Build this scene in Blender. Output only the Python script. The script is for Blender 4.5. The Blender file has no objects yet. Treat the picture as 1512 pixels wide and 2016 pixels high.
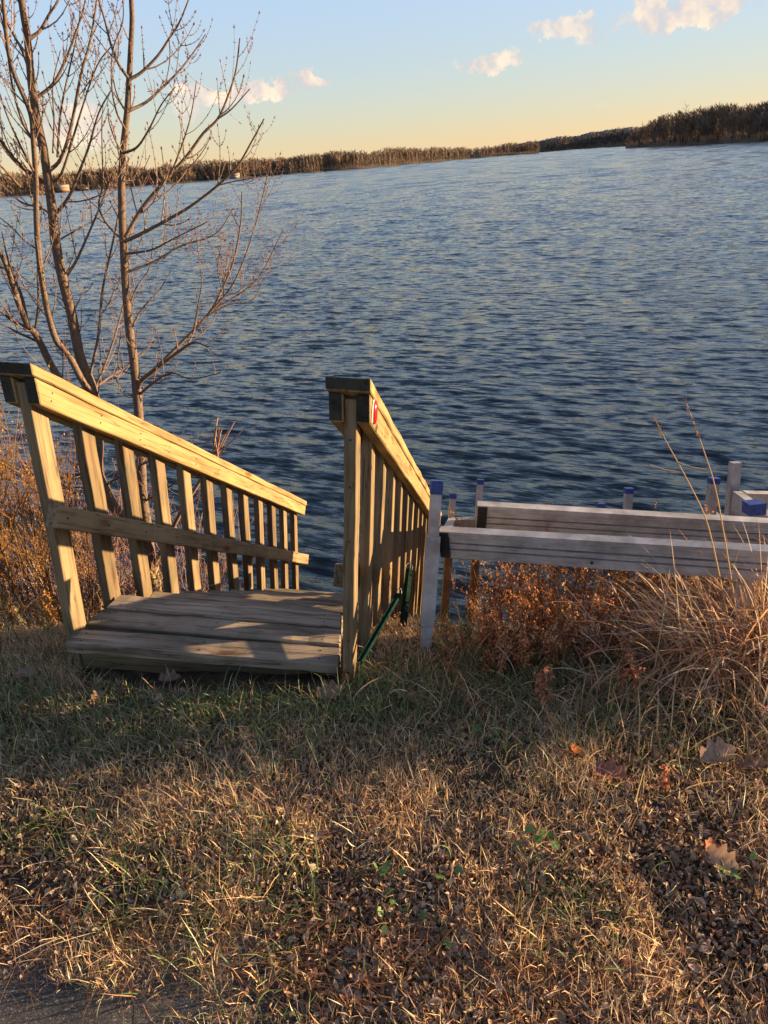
import bpy, bmesh, math, random
import numpy as np
from math import sin, cos, tan, radians, pi, sqrt, atan2
from mathutils import Vector, Matrix
random.seed(7); rng = np.random.default_rng(7)
sc = bpy.context.scene
# ------------------------------------------------------------------ camera
F = 1400.0; PITCH = radians(26.1); ROLL = radians(4.4); EYE = 1.5
CAM = np.array([0, 0, EYE])
_f = np.array([0, cos(PITCH), -sin(PITCH)]); _r0 = np.array([1.0, 0, 0]); _u0 = np.array([0, sin(PITCH), cos(PITCH)])
_r = cos(ROLL) * _r0 - sin(ROLL) * _u0; _u = sin(ROLL) * _r0 + cos(ROLL) * _u0
def ray(x, y): return _f + _r * (x - 756) / F - _u * (y - 1008) / F
def atz(x, y, z): d = ray(x, y); return CAM + d * (z - EYE) / d[2]
def aty(x, y, Y): d = ray(x, y); return CAM + d * Y / d[1]
def atd(x, y, D): return CAM + ray(x, y) * D
cd = bpy.data.cameras.new('camera'); cam = bpy.data.objects.new('camera', cd); sc.collection.objects.link(cam)
cd.sensor_fit = 'VERTICAL'; cd.sensor_height = 24; cd.lens = 24 * F / 2016; cd.clip_start = 0.05; cd.clip_end = 9000
M3 = Matrix((_r, _u, -_f)).transposed(); cam.matrix_world = Matrix.Translation((0, 0, EYE)) @ M3.to_4x4()
sc.camera = cam
# ------------------------------------------------------------------ light
SUN_AZ = 83.0; SUN_EL = 8.8
w = bpy.data.worlds.new('World'); sc.world = w; w.use_nodes = True
nt = w.node_tree; nt.nodes.clear()
sky = nt.nodes.new('ShaderNodeTexSky'); sky.sky_type = 'NISHITA'; sky.sun_disc = False
sky.sun_elevation = radians(SUN_EL); sky.sun_rotation = radians(SUN_AZ)
sky.altitude = 100; sky.air_density = 1.0; sky.dust_density = 0.45; sky.ozone_density = 2.0
bg = nt.nodes.new('ShaderNodeBackground'); bg.inputs['Strength'].default_value = 0.098
wo = nt.nodes.new('ShaderNodeOutputWorld')
def W(t, **k):
    n = nt.nodes.new(t)
    for a, b in k.items(): setattr(n, a, b)
    return n
# the clouds: small puffs at fixed directions of the sky, broken up with noise
tc = W('ShaderNodeTexCoord'); L = nt.links.new
wn = W('ShaderNodeTexNoise'); wn.inputs['Scale'].default_value = 20; wn.inputs['Detail'].default_value = 9; wn.inputs['Roughness'].default_value = .72
L(tc.outputs['Generated'], wn.inputs['Vector'])
wv = W('ShaderNodeVectorMath', operation='MULTIPLY_ADD'); L(wn.outputs['Color'], wv.inputs[0]); wv.inputs[1].default_value = (.085, .085, .07); L(tc.outputs['Generated'], wv.inputs[2])
def cloud(px, py, rx, ry, dens):
    rx *= .95; ry *= .78
    d = ray(px, py); d = d / np.linalg.norm(d)
    az = atan2(d[0], d[1]); t = np.array([cos(az), -sin(az), 0]); s = np.array([-d[0]*d[2], -d[1]*d[2], 1 - d[2]**2]); s /= np.linalg.norm(s)
    o = np.array([.0425, .0425, .035])
    outs = []
    for v, r_ in ((t, rx / F), (s, ry / F)):
        n = W('ShaderNodeVectorMath', operation='DOT_PRODUCT'); L(wv.outputs[0], n.inputs[0]); n.inputs[1].default_value = tuple(v / r_)
        m = W('ShaderNodeMath', operation='SUBTRACT'); L(n.outputs['Value'], m.inputs[0]); m.inputs[1].default_value = float((d + o) @ v / r_)
        p = W('ShaderNodeMath', operation='POWER'); L(m.outputs[0], p.inputs[0]); p.inputs[1].default_value = 2
        q = W('ShaderNodeMath', operation='ABSOLUTE'); L(p.outputs[0], q.inputs[0]); outs.append((q, m))
    # front hemisphere only
    n = W('ShaderNodeVectorMath', operation='DOT_PRODUCT'); L(tc.outputs['Generated'], n.inputs[0]); n.inputs[1].default_value = tuple(d)
    g = W('ShaderNodeMath', operation='GREATER_THAN'); L(n.outputs['Value'], g.inputs[0]); g.inputs[1].default_value = .7
    a = W('ShaderNodeMath', operation='ADD'); L(outs[0][0].outputs[0], a.inputs[0]); L(outs[1][0].outputs[0], a.inputs[1])
    mr = W('ShaderNodeMapRange'); mr.interpolation_type = 'SMOOTHERSTEP'; L(a.outputs[0], mr.inputs['Value'])
    mr.inputs['From Min'].default_value = 1.15; mr.inputs['From Max'].default_value = 0.45; mr.inputs['To Max'].default_value = dens
    mm = W('ShaderNodeMath', operation='MULTIPLY'); L(mr.outputs[0], mm.inputs[0]); L(g.outputs[0], mm.inputs[1])
    return mm
clouds = [(968, 117, 62, 24, .85), (1118, 48, 62, 20, .8), (1160, 66, 32, 18, .55), (1222, 52, 20, 14, .5), (1292, 30, 42, 38, .95), (1400, 4, 120, 24, .95), (570, 170, 92, 17, 1.0), (500, 178, 80, 19, 1.0), (410, 190, 80, 18, .9), (365, 222, 36, 16, .5), (155, 250, 80, 46, .8), (60, 290, 60, 30, .25), (1175, 205, 22, 8, .2), (1750, 60, 120, 40, .7), (-220, 200, 130, 40, .6)]
prev = None
for c in clouds:
    m = cloud(*c)
    if prev is None: prev = m
    else:
        x = W('ShaderNodeMath', operation='MAXIMUM'); L(prev.outputs[0], x.inputs[0]); L(m.outputs[0], x.inputs[1]); prev = x
cn = W('ShaderNodeTexNoise'); cn.inputs['Scale'].default_value = 26; cn.inputs['Detail'].default_value = 5; cn.inputs['Roughness'].default_value = .6
L(tc.outputs['Generated'], cn.inputs['Vector'])
cr = W('ShaderNodeValToRGB'); L(cn.outputs['Fac'], cr.inputs[0])
cr.color_ramp.elements[0].position = .38; cr.color_ramp.elements[0].color = (1.75, 1.75, 1.75, 1)
cr.color_ramp.elements[1].position = .62; cr.color_ramp.elements[1].color = (2.85, 2.75, 2.0, 1)
cm = W('ShaderNodeMath', operation='MULTIPLY'); L(prev.outputs[0], cm.inputs[0])
cmr = W('ShaderNodeMapRange'); L(cn.outputs['Fac'], cmr.inputs['Value']); cmr.inputs['From Min'].default_value = .36; cmr.inputs['From Max'].default_value = .50; L(cmr.outputs[0], cm.inputs[1])
sg = W('ShaderNodeHueSaturation'); sg.inputs['Saturation'].default_value = .93; lb = W('ShaderNodeRGBToBW'); L(sky.outputs[0], lb.inputs[0])   # soft shoulder on the glow round the sun, like the photograph's
ls = W('ShaderNodeMath', operation='SUBTRACT'); L(lb.outputs[0], ls.inputs[0]); ls.inputs[1].default_value = 1.7; lm = W('ShaderNodeMath', operation='MAXIMUM'); L(ls.outputs[0], lm.inputs[0]); lm.inputs[1].default_value = 0
lk = W('ShaderNodeMath', operation='MULTIPLY_ADD'); L(lm.outputs[0], lk.inputs[0]); lk.inputs[1].default_value = .38; lk.inputs[2].default_value = 1
ld = W('ShaderNodeMath', operation='DIVIDE'); ld.inputs[0].default_value = 1; L(lk.outputs[0], ld.inputs[1]); lv = W('ShaderNodeVectorMath', operation='SCALE'); L(sky.outputs[0], lv.inputs[0]); L(ld.outputs[0], lv.inputs['Scale'])
L(lv.outputs[0], sg.inputs['Color'])
mx = W('ShaderNodeMix', data_type='RGBA'); L(cm.outputs[0], mx.inputs[0]); L(sg.outputs[0], mx.inputs[6]); L(cr.outputs[0], mx.inputs[7])
ti = W('ShaderNodeMix', data_type='RGBA', blend_type='MULTIPLY'); ti.inputs[0].default_value = 1; ti.inputs[7].default_value = (1.09, .955, 1.02, 1); L(mx.outputs[2], ti.inputs[6]); L(ti.outputs[2], bg.inputs['Color']); L(bg.outputs[0], wo.inputs[0])
sd = bpy.data.lights.new('sun', 'SUN'); sd.energy = 5.0; sd.angle = radians(.5); sd.color = (1.0, .71, .40)
sun = bpy.data.objects.new('sun', sd); sc.collection.objects.link(sun)
SUN = Vector((sin(radians(SUN_AZ)) * cos(radians(SUN_EL)), cos(radians(SUN_AZ)) * cos(radians(SUN_EL)), sin(radians(SUN_EL))))
sun.rotation_euler = SUN.to_track_quat('Z', 'Y').to_euler(); sun.location = SUN * 30
vs = sc.view_settings; vs.view_transform = 'Standard'; vs.look = 'None'; vs.gamma = 1; vs.exposure = 1.85; vs.use_curve_mapping = False
sc.cycles.max_bounces = 6; sc.cycles.transparent_max_bounces = 8

# ------------------------------------------------------------------ helpers
def tag(o, label=None, cat=None, group=None, kind=None):
    if label: o['label'] = label
    if cat: o['category'] = cat
    if group: o['group'] = group
    if kind: o['kind'] = kind
    return o
def link(o, parent=None):
    sc.collection.objects.link(o)
    if parent is not None: o.parent = parent
    return o
def empty(name, loc=(0, 0, 0), label=None, cat=None, group=None):
    o = bpy.data.objects.new(name, None); o.location = loc; o.empty_display_size = .1
    link(o); return tag(o, label, cat, group)
def np_mesh(name, V, faces, mat=None, col=None, smooth=False):
    """V (n,3); faces: list of int arrays (m,k)."""
    V = np.asarray(V, np.float32); me = bpy.data.meshes.new(name)
    faces = [np.asarray(f, np.int32) for f in faces if len(f)]
    me.vertices.add(len(V)); me.vertices.foreach_set('co', V.ravel())
    nl = sum(f.size for f in faces); npoly = sum(len(f) for f in faces)
    me.loops.add(nl); me.loops.foreach_set('vertex_index', np.concatenate([f.ravel() for f in faces]))
    starts = []; s = 0
    for f in faces:
        starts.append(s + np.arange(len(f)) * f.shape[1]); s += f.size
    me.polygons.add(npoly); me.polygons.foreach_set('loop_start', np.concatenate(starts).astype(np.int32))
    if smooth: me.polygons.foreach_set('use_smooth', np.ones(npoly, bool))
    me.update(calc_edges=True)
    if col is not None:
        a = me.color_attributes.new('Col', 'FLOAT_COLOR', 'POINT')
        c = np.ones((len(V), 4), np.float32); c[:, :3] = col; a.data.foreach_set('color', c.ravel())
    if mat: me.materials.append(mat)
    return me
def obj(name, me, parent=None, M=None):
    o = bpy.data.objects.new(name, me); link(o, parent)
    if M is not None:
        o.matrix_basis = (parent.matrix_basis.inverted() @ M) if parent is not None and parent.parent is None else M
    return o
class MB:
    def __init__(s): s.V = []; s.Q = []; s.T = []; s.C = []; s.n = 0
    def add(s, V, Q=(), T=(), c=(.5, .5, .5)):
        V = np.asarray(V, float)
        if len(Q): s.Q.append(np.asarray(Q) + s.n)
        if len(T): s.T.append(np.asarray(T) + s.n)
        s.V.append(V); c = np.asarray(c, float); s.C.append(np.tile(c, (len(V), 1)) if c.ndim == 1 else c); s.n += len(V)
    def tube(s, P, R, k=5, c=(.5, .5, .5)):
        P = np.asarray(P, float); n = len(P); R = np.broadcast_to(R, n)
        T = np.gradient(P, axis=0); T /= np.linalg.norm(T, axis=1)[:, None] + 1e-9
        ref = np.array([0.31, .95, .05]) if abs(T[0] @ np.array([0.31, .95, .05])) < .9 else np.array([0, 0, 1.])
        A = np.cross(T, ref); A /= np.linalg.norm(A, axis=1)[:, None] + 1e-9; B = np.cross(T, A)
        a = np.arange(k) * 2 * pi / k
        V = P[:, None] + R[:, None, None] * (A[:, None] * np.cos(a)[None, :, None] + B[:, None] * np.sin(a)[None, :, None])
        i = np.arange(n - 1)[:, None] * k; j = np.arange(k)[None]; j2 = (j + 1) % k
        Q = np.stack([i + j, i + j2, i + k + j2, i + k + j], -1).reshape(-1, 4)
        s.add(V.reshape(-1, 3), Q, c=c)
    def box(s, lo, hi, c=(.5, .5, .5)):
        x0, y0, z0 = lo; x1, y1, z1 = hi
        V = [(x0, y0, z0), (x1, y0, z0), (x1, y1, z0), (x0, y1, z0), (x0, y0, z1), (x1, y0, z1), (x1, y1, z1), (x0, y1, z1)]
        s.add(V, [(0, 3, 2, 1), (4, 5, 6, 7), (0, 1, 5, 4), (1, 2, 6, 5), (2, 3, 7, 6), (3, 0, 4, 7)], c=c)
    def mesh(s, name, mat, smooth=False):
        f = []
        if s.Q: f.append(np.concatenate(s.Q))
        if s.T: f.append(np.concatenate(s.T))
        return np_mesh(name, np.concatenate(s.V), f, mat, np.concatenate(s.C), smooth)
def N_(x): x = np.asarray(x, float); return x / (np.linalg.norm(x) + 1e-12)
def hashn(i, j, s=0):
    v = np.sin(i * 127.1 + j * 311.7 + s * 74.7) * 43758.5453
    return v - np.floor(v)
def vnoise(x, y, scale, seed=0):
    x = np.asarray(x) * scale; y = np.asarray(y) * scale; i = np.floor(x); j = np.floor(y); u = x - i; v = y - j
    u = u * u * (3 - 2 * u); v = v * v * (3 - 2 * v)
    return (hashn(i, j, seed) * (1 - u) + hashn(i + 1, j, seed) * u) * (1 - v) + (hashn(i, j + 1, seed) * (1 - u) + hashn(i + 1, j + 1, seed) * u) * v

# ------------------------------------------------------------------ materials
def mat(name):
    m = bpy.data.materials.new(name); m.use_nodes = True; n = m.node_tree; n.nodes.clear()
    o = n.nodes.new('ShaderNodeOutputMaterial'); return m, n, o
def node(n, t, **k):
    x = n.nodes.new(t)
    for a, b in k.items():
        if a in x.inputs.keys(): x.inputs[a].default_value = b
        else: setattr(x, a, b)
    return x
def ramp(n, src, *stops):
    r = n.nodes.new('ShaderNodeValToRGB'); n.links.new(src, r.inputs[0]); e = r.color_ramp.elements
    while len(e) < len(stops): e.new(.5)
    for x, (p, c) in zip(e, stops): x.position = p; x.color = (*c, 1) if len(c) == 3 else c
    return r
def leafmat(name, trans=.35, rough=.8, gloss=.0):
    m, n, o = mat(name); a = node(n, 'ShaderNodeAttribute', attribute_name='Col')
    d = node(n, 'ShaderNodeBsdfDiffuse'); t = node(n, 'ShaderNodeBsdfTranslucent'); x = node(n, 'ShaderNodeMixShader'); x.inputs[0].default_value = trans
    n.links.new(a.outputs[0], d.inputs[0]); n.links.new(a.outputs[0], t.inputs[0]); n.links.new(d.outputs[0], x.inputs[1]); n.links.new(t.outputs[0], x.inputs[2])
    last = x
    if gloss:
        g = node(n, 'ShaderNodeBsdfGlossy'); g.inputs['Roughness'].default_value = .45; g.inputs['Color'].default_value = (.8, .8, .8, 1)
        y = node(n, 'ShaderNodeMixShader'); y.inputs[0].default_value = gloss
        n.links.new(x.outputs[0], y.inputs[1]); n.links.new(g.outputs[0], y.inputs[2]); last = y
    n.links.new(last.outputs[0], o.inputs[0]); return m
def wood(name, c0, c1, dark, grain=1.0, algae=0.0, rough=.8):
    m, n, o = mat(name); L = n.links.new
    tc = node(n, 'ShaderNodeTexCoord'); oi = node(n, 'ShaderNodeObjectInfo')
    ad = node(n, 'ShaderNodeVectorMath', operation='ADD'); cx = node(n, 'ShaderNodeCombineXYZ')
    mu = node(n, 'ShaderNodeMath', operation='MULTIPLY'); mu.inputs[1].default_value = 37; L(oi.outputs['Random'], mu.inputs[0])
    L(mu.outputs[0], cx.inputs[0]); L(mu.outputs[0], cx.inputs[1]); L(mu.outputs[0], cx.inputs[2]); L(tc.outputs['Object'], ad.inputs[0]); L(cx.outputs[0], ad.inputs[1])
    # knots bend the grain
    kn = node(n, 'ShaderNodeTexVoronoi'); kn.inputs['Scale'].default_value = 1
    mk = node(n, 'ShaderNodeMapping'); mk.inputs['Scale'].default_value = (2.6, 9, 9); L(ad.outputs[0], mk.inputs[0]); L(mk.outputs[0], kn.inputs['Vector'])
    kr = ramp(n, kn.outputs['Distance'], (.0, (1, 1, 1)), (.22, (0, 0, 0)))
    mp = node(n, 'ShaderNodeMapping'); mp.inputs['Scale'].default_value = (2.2, 60, 60); L(ad.outputs[0], mp.inputs[0])
    ofs = node(n, 'ShaderNodeVectorMath', operation='MULTIPLY_ADD'); L(kr.outputs[0], ofs.inputs[0]); ofs.inputs[1].default_value = (0, 1.6, 1.6); L(mp.outputs[0], ofs.inputs[2])
    g = node(n, 'ShaderNodeTexNoise'); g.inputs['Scale'].default_value = 1; g.inputs['Detail'].default_value = 5; g.inputs['Roughness'].default_value = .65; L(ofs.outputs[0], g.inputs['Vector'])
    mp2 = node(n, 'ShaderNodeMapping'); mp2.inputs['Scale'].default_value = (4, 14, 14); L(ad.outputs[0], mp2.inputs[0])
    b = node(n, 'ShaderNodeTexNoise'); b.inputs['Scale'].default_value = 1; b.inputs['Detail'].default_value = 3; L(mp2.outputs[0], b.inputs['Vector'])
    base = ramp(n, b.outputs['Fac'], (.3, c0), (.7, c1))
    gr = ramp(n, g.outputs['Fac'], (.33, dark), (.5, (1, 1, 1)), (.75, (1.18, 1.15, 1.1)))
    mx = node(n, 'ShaderNodeMix', data_type='RGBA', blend_type='MULTIPLY'); mx.inputs[0].default_value = grain; L(base.outputs[0], mx.inputs[6]); L(gr.outputs[0], mx.inputs[7])
    # cracks
    mp3 = node(n, 'ShaderNodeMapping'); mp3.inputs['Scale'].default_value = (1.3, 34, 34); L(ad.outputs[0], mp3.inputs[0])
    ck = node(n, 'ShaderNodeTexNoise'); ck.inputs['Scale'].default_value = 1; ck.inputs['Detail'].default_value = 2; L(mp3.outputs[0], ck.inputs['Vector'])
    cs = node(n, 'ShaderNodeMath', operation='SUBTRACT'); L(ck.outputs['Fac'], cs.inputs[0]); cs.inputs[1].default_value = .5
    ca = node(n, 'ShaderNodeMath', operation='ABSOLUTE'); L(cs.outputs[0], ca.inputs[0])
    cr = ramp(n, ca.outputs[0], (.0, (.28, .22, .18)), (.012, (1, 1, 1)))
    mx2 = node(n, 'ShaderNodeMix', data_type='RGBA', blend_type='MULTIPLY'); mx2.inputs[0].default_value = .8; L(mx.outputs[2], mx2.inputs[6]); L(cr.outputs[0], mx2.inputs[7])
    kc = ramp(n, kn.outputs['Distance'], (.05, (.30, .15, .07)), (.12, (.75, .55, .4)), (.2, (1, 1, 1)))
    mx3 = node(n, 'ShaderNodeMix', data_type='RGBA', blend_type='MULTIPLY'); mx3.inputs[0].default_value = .75; L(mx2.outputs[2], mx3.inputs[6]); L(kc.outputs[0], mx3.inputs[7])
    hs = node(n, 'ShaderNodeHueSaturation'); rr = node(n, 'ShaderNodeMapRange'); L(oi.outputs['Random'], rr.inputs[0]); rr.inputs['To Min'].default_value = .72; rr.inputs['To Max'].default_value = 1.2; L(rr.outputs[0], hs.inputs['Value']); L(mx3.outputs[2], hs.inputs['Color'])
    last = hs.outputs[0]
    if algae:
        al = node(n, 'ShaderNodeTexNoise'); al.inputs['Scale'].default_value = 7; al.inputs['Detail'].default_value = 6; L(ad.outputs[0], al.inputs['Vector'])
        ar = ramp(n, al.outputs['Fac'], (.5, (0, 0, 0)), (.66, (algae,) * 3))
        ma = node(n, 'ShaderNodeMix', data_type='RGBA'); L(ar.outputs[0], ma.inputs[0]); L(last, ma.inputs[6]); ma.inputs[7].default_value = (.055, .06, .04, 1); last = ma.outputs[2]
    p = node(n, 'ShaderNodeBsdfPrincipled'); p.inputs['Roughness'].default_value = rough; p.inputs['Specular IOR Level'].default_value = .25; L(last, p.inputs['Base Color'])
    bp = node(n, 'ShaderNodeBump'); bp.inputs['Strength'].default_value = .6; bp.inputs['Distance'].default_value = .003
    s = node(n, 'ShaderNodeMath', operation='MULTIPLY'); L(g.outputs['Fac'], s.inputs[0]); L(cr.outputs[0], s.inputs[1]); L(s.outputs[0], bp.inputs['Height']); L(bp.outputs[0], p.inputs['Normal'])
    L(p.outputs[0], o.inputs[0]); return m
M_RAIL = wood('rail_wood', (.205, .142, .060), (.29, .205, .090), (.5, .4, .32))
M_PICK = wood('picket_wood', (.155, .108, .058), (.235, .168, .09), (.45, .36, .3), algae=.35)
M_END = wood('end_grain', (.018, .015, .011), (.04, .034, .025), (.4, .36, .3), algae=.5)
M_DECK = wood('deck_wood', (.20, .15, .10), (.31, .245, .175), (.32, .28, .26), algae=.6)
def simple(name, c, rough=.6, metal=0.0, noise=0.0, nscale=20, bump=0.0, spec=.4):
    m, n, o = mat(name); L = n.links.new
    p = node(n, 'ShaderNodeBsdfPrincipled'); p.inputs['Roughness'].default_value = rough; p.inputs['Metallic'].default_value = metal; p.inputs['Specular IOR Level'].default_value = spec
    tc = node(n, 'ShaderNodeTexCoord'); t = node(n, 'ShaderNodeTexNoise'); t.inputs['Scale'].default_value = nscale; t.inputs['Detail'].default_value = 6; L(tc.outputs['Object'], t.inputs['Vector'])
    lo = tuple(v * (1 - noise) for v in c); hi = tuple(min(1, v * (1 + noise)) for v in c)
    r = ramp(n, t.outputs['Fac'], (.3, lo), (.7, hi)); L(r.outputs[0], p.inputs['Base Color'])
    if bump:
        b = node(n, 'ShaderNodeBump'); b.inputs['Strength'].default_value = bump; b.inputs['Distance'].default_value = .004; L(t.outputs['Fac'], b.inputs['Height']); L(b.outputs[0], p.inputs['Normal'])
    L(p.outputs[0], o.inputs[0]); return m
def attrmat(name, rough=.85, bump=.5, bscale=60, spec=.2, noise=.35):
    m, n, o = mat(name); L = n.links.new
    a = node(n, 'ShaderNodeAttribute', attribute_name='Col'); tc = node(n, 'ShaderNodeTexCoord')
    t = node(n, 'ShaderNodeTexNoise'); t.inputs['Scale'].default_value = bscale; t.inputs['Detail'].default_value = 5; L(tc.outputs['Object'], t.inputs['Vector'])
    r = ramp(n, t.outputs['Fac'], (.3, (1 - noise,) * 3), (.7, (1 + noise,) * 3)); x = node(n, 'ShaderNodeMix', data_type='RGBA', blend_type='MULTIPLY'); x.inputs[0].default_value = 1
    L(a.outputs[0], x.inputs[6]); L(r.outputs[0], x.inputs[7])
    p = node(n, 'ShaderNodeBsdfPrincipled'); p.inputs['Roughness'].default_value = rough; p.inputs['Specular IOR Level'].default_value = spec; L(x.outputs[2], p.inputs['Base Color'])
    b = node(n, 'ShaderNodeBump'); b.inputs['Strength'].default_value = bump; b.inputs['Distance'].default_value = .004; L(t.outputs['Fac'], b.inputs['Height']); L(b.outputs[0], p.inputs['Normal'])
    L(p.outputs[0], o.inputs[0]); return m
def alu():
    m, n, o = mat('weathered_aluminium'); L = n.links.new
    tc = node(n, 'ShaderNodeTexCoord'); t = node(n, 'ShaderNodeTexNoise'); t.inputs['Scale'].default_value = 9; t.inputs['Detail'].default_value = 8; t.inputs['Roughness'].default_value = .7; L(tc.outputs['Object'], t.inputs['Vector'])
    mp = node(n, 'ShaderNodeMapping'); mp.inputs['Scale'].default_value = (2, 2, 60); L(tc.outputs['Object'], mp.inputs[0])
    t2 = node(n, 'ShaderNodeTexNoise'); t2.inputs['Scale'].default_value = 6; t2.inputs['Detail'].default_value = 6; L(mp.outputs[0], t2.inputs['Vector'])
    mx = node(n, 'ShaderNodeMix', data_type='RGBA', blend_type='MULTIPLY'); mx.inputs[0].default_value = 1
    r1 = ramp(n, t.outputs['Fac'], (.3, (.20, .18, .165)), (.55, (.385, .365, .35)), (.75, (.49, .47, .46))); r2 = ramp(n, t2.outputs['Fac'], (.35, (.7, .66, .62)), (.6, (1, 1, 1)))
    L(r1.outputs[0], mx.inputs[6]); L(r2.outputs[0], mx.inputs[7])
    p = node(n, 'ShaderNodeBsdfPrincipled'); L(mx.outputs[2], p.inputs['Base Color']); p.inputs['Metallic'].default_value = .12; p.inputs['Roughness'].default_value = .55
    b = node(n, 'ShaderNodeBump'); b.inputs['Strength'].default_value = .15; b.inputs['Distance'].default_value = .002; L(t.outputs['Fac'], b.inputs['Height']); L(b.outputs[0], p.inputs['Normal'])
    L(p.outputs[0], o.inputs[0]); return m
M_ALU = alu()
M_BLUE = simple('blue_plastic', (.02, .05, .20), .55, noise=.45, nscale=60)
M_BLACK = simple('black_plastic', (.006, .006, .007), .6)
M_GREEN = simple('green_paint', (.003, .018, .013), .85, noise=.4, nscale=40, spec=.1)
M_STEEL = simple('galvanised_steel', (.5, .5, .5), .4, .8, .2)
M_RED = simple('red_reflector', (.75, .01, .02), .25)
M_WHITE = simple('torn_paper', (.45, .40, .32), .8, noise=.15)
M_NAIL = simple('nail_head', (.03, .025, .02), .7)
M_BOUNCE = simple('aluminium_painted_bounce', (.15, .085, .04), .6, .2, .35, 12)  # warm reflected light put into the colour of the rear legs' lower sleeves
M_BARK = attrmat('bark', bump=.7, bscale=70)
M_TWIG = attrmat('twig', bump=.1, noise=.15)
M_GRASS = leafmat('grass_blades', .30)
M_LITTER = leafmat('dead_leaves', .18)
M_BRUSH = leafmat('dry_brush', .40)
M_GREENLEAF = leafmat('green_leaf', .3, gloss=.04)
M_STONE = attrmat('stone', bump=.8, bscale=25)

# ------------------------------------------------------------------ ground, lake
ZW = -1.6
def crest(x): return 2.18 - .06 * x + .10 * (vnoise(x, 0 * np.asarray(x), 1.3, 3) - .5) - .38 * np.clip(np.asarray(x) - .05, 0, .8)
def gz(x, y, fine=True):
    x = np.asarray(x, float); y = np.asarray(y, float); s = y - crest(x)
    z = -.70 * (np.logaddexp(0, s * 9) / 9)
    z = np.maximum(z, -2.6 + 0 * z)
    if fine: z = z + .03 * (vnoise(x, y, 3, 1) - .5) + .018 * (vnoise(x, y, 11, 2) - .5)
    return z
def axis(a0, a1, fine, c, grow=1.15):
    xs = list(np.arange(a0, a1 + fine, fine)); s = fine
    while xs[-1] < c: s *= grow; xs.append(xs[-1] + s)
    s = fine
    while xs[0] > -c: s *= grow; xs.insert(0, xs[0] - s)
    return np.array(xs)
def grid_mesh(name, X, Y, Z, m, smooth=True):
    r, c = X.shape; V = np.stack([X, Y, Z], -1).reshape(-1, 3); i = np.arange(r - 1)[:, None] * c + np.arange(c - 1)[None]
    Q = np.stack([i, i + 1, i + c + 1, i + c], -1).reshape(-1, 4); return np_mesh(name, V, [Q], m, None, smooth)
def soil():
    m, n, o = mat('soil'); L = n.links.new
    tc = node(n, 'ShaderNodeTexCoord'); t = node(n, 'ShaderNodeTexNoise'); t.inputs['Scale'].default_value = 22; t.inputs['Detail'].default_value = 8; t.inputs['Roughness'].default_value = .7; L(tc.outputs['Object'], t.inputs['Vector'])
    r = ramp(n, t.outputs['Fac'], (.3, (.03, .02, .013)), (.55, (.09, .058, .036)), (.75, (.18, .12, .07)))
    p = node(n, 'ShaderNodeBsdfPrincipled'); p.inputs['Roughness'].default_value = .95; p.inputs['Specular IOR Level'].default_value = .1; L(r.outputs[0], p.inputs['Base Color'])
    b = node(n, 'ShaderNodeBump'); b.inputs['Distance'].default_value = .02; L(t.outputs['Fac'], b.inputs['Height']); L(b.outputs[0], p.inputs['Normal']); L(p.outputs[0], o.inputs[0]); return m
xs = axis(-2.6, 2.8, .03, 900, 1.12); ys = axis(.4, 5.2, .03, 60, 1.12); X, Y = np.meshgrid(xs, ys)
tag(obj('ground', grid_mesh('ground', X, Y, gz(X, Y), soil())), kind='structure')

def watermat():
    m, n, o = mat('lake_water'); L = n.links.new
    ge = node(n, 'ShaderNodeNewGeometry')
    def nz(sx, sy, ang, det, sc_):
        m0_ = node(n, 'ShaderNodeMapping'); m0_.inputs['Rotation'].default_value = (0, 0, radians(ang)); L(ge.outputs['Position'], m0_.inputs[0]); mp = node(n, 'ShaderNodeMapping'); mp.inputs['Scale'].default_value = (sx, sy, 1); L(m0_.outputs[0], mp.inputs[0])
        t = node(n, 'ShaderNodeTexNoise'); t.inputs['Scale'].default_value = sc_; t.inputs['Detail'].default_value = det; t.inputs['Roughness'].default_value = .55; L(mp.outputs[0], t.inputs['Vector']); return t
    a = nz(.32, 1, 24, 4, 10.0); b = nz(.25, 1, 30, 4, 3.2); c = nz(.25, 1, 18, 3, 1.0)
    p = node(n, 'ShaderNodeBsdfPrincipled'); p.inputs['Base Color'].default_value = (.006, .013, .018, 1); p.inputs['Roughness'].default_value = .07; p.inputs['IOR'].default_value = 1.333; p.inputs['Specular IOR Level'].default_value = .5
    prev = None
    for t, d in ((c, .03), (b, .04), (a, .012)):
        bp = node(n, 'ShaderNodeBump'); bp.inputs['Strength'].default_value = 1; bp.inputs['Distance'].default_value = d; L(t.outputs['Fac'], bp.inputs['Height'])
        if prev: L(prev.outputs[0], bp.inputs['Normal'])
        prev = bp
    # wavelets below the size of the mesh: slopes straight from noise
    acc = prev.outputs[0]
    for t, k in ((a, 1.5), (b, .35), (c, .05)):
        v = node(n, 'ShaderNodeVectorMath', operation='MULTIPLY_ADD'); L(t.outputs['Color'], v.inputs[0]); v.inputs[1].default_value = (k * .6, k, 0); v.inputs[2].default_value = (-.5 * k * .6, -.5 * k, 0)
        s_ = node(n, 'ShaderNodeVectorMath', operation='ADD'); L(acc, s_.inputs[0]); L(v.outputs[0], s_.inputs[1]); acc = s_.outputs[0]
    nn = node(n, 'ShaderNodeVectorMath', operation='NORMALIZE'); L(acc, nn.inputs[0])
    L(nn.outputs[0], p.inputs['Normal']); L(p.outputs[0], o.inputs[0]); return m
R0, R1 = 3.0, 1600.0
NR = 1180; rr_ = R0 * np.exp(np.arange(NR) * (math.log(R1 / R0) / (NR - 1))); th = np.radians(np.linspace(-54, 54, 520))
RR, TH = np.meshgrid(rr_, th, indexing='ij'); WX = RR * np.sin(TH); WY = RR * np.cos(TH)
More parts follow.
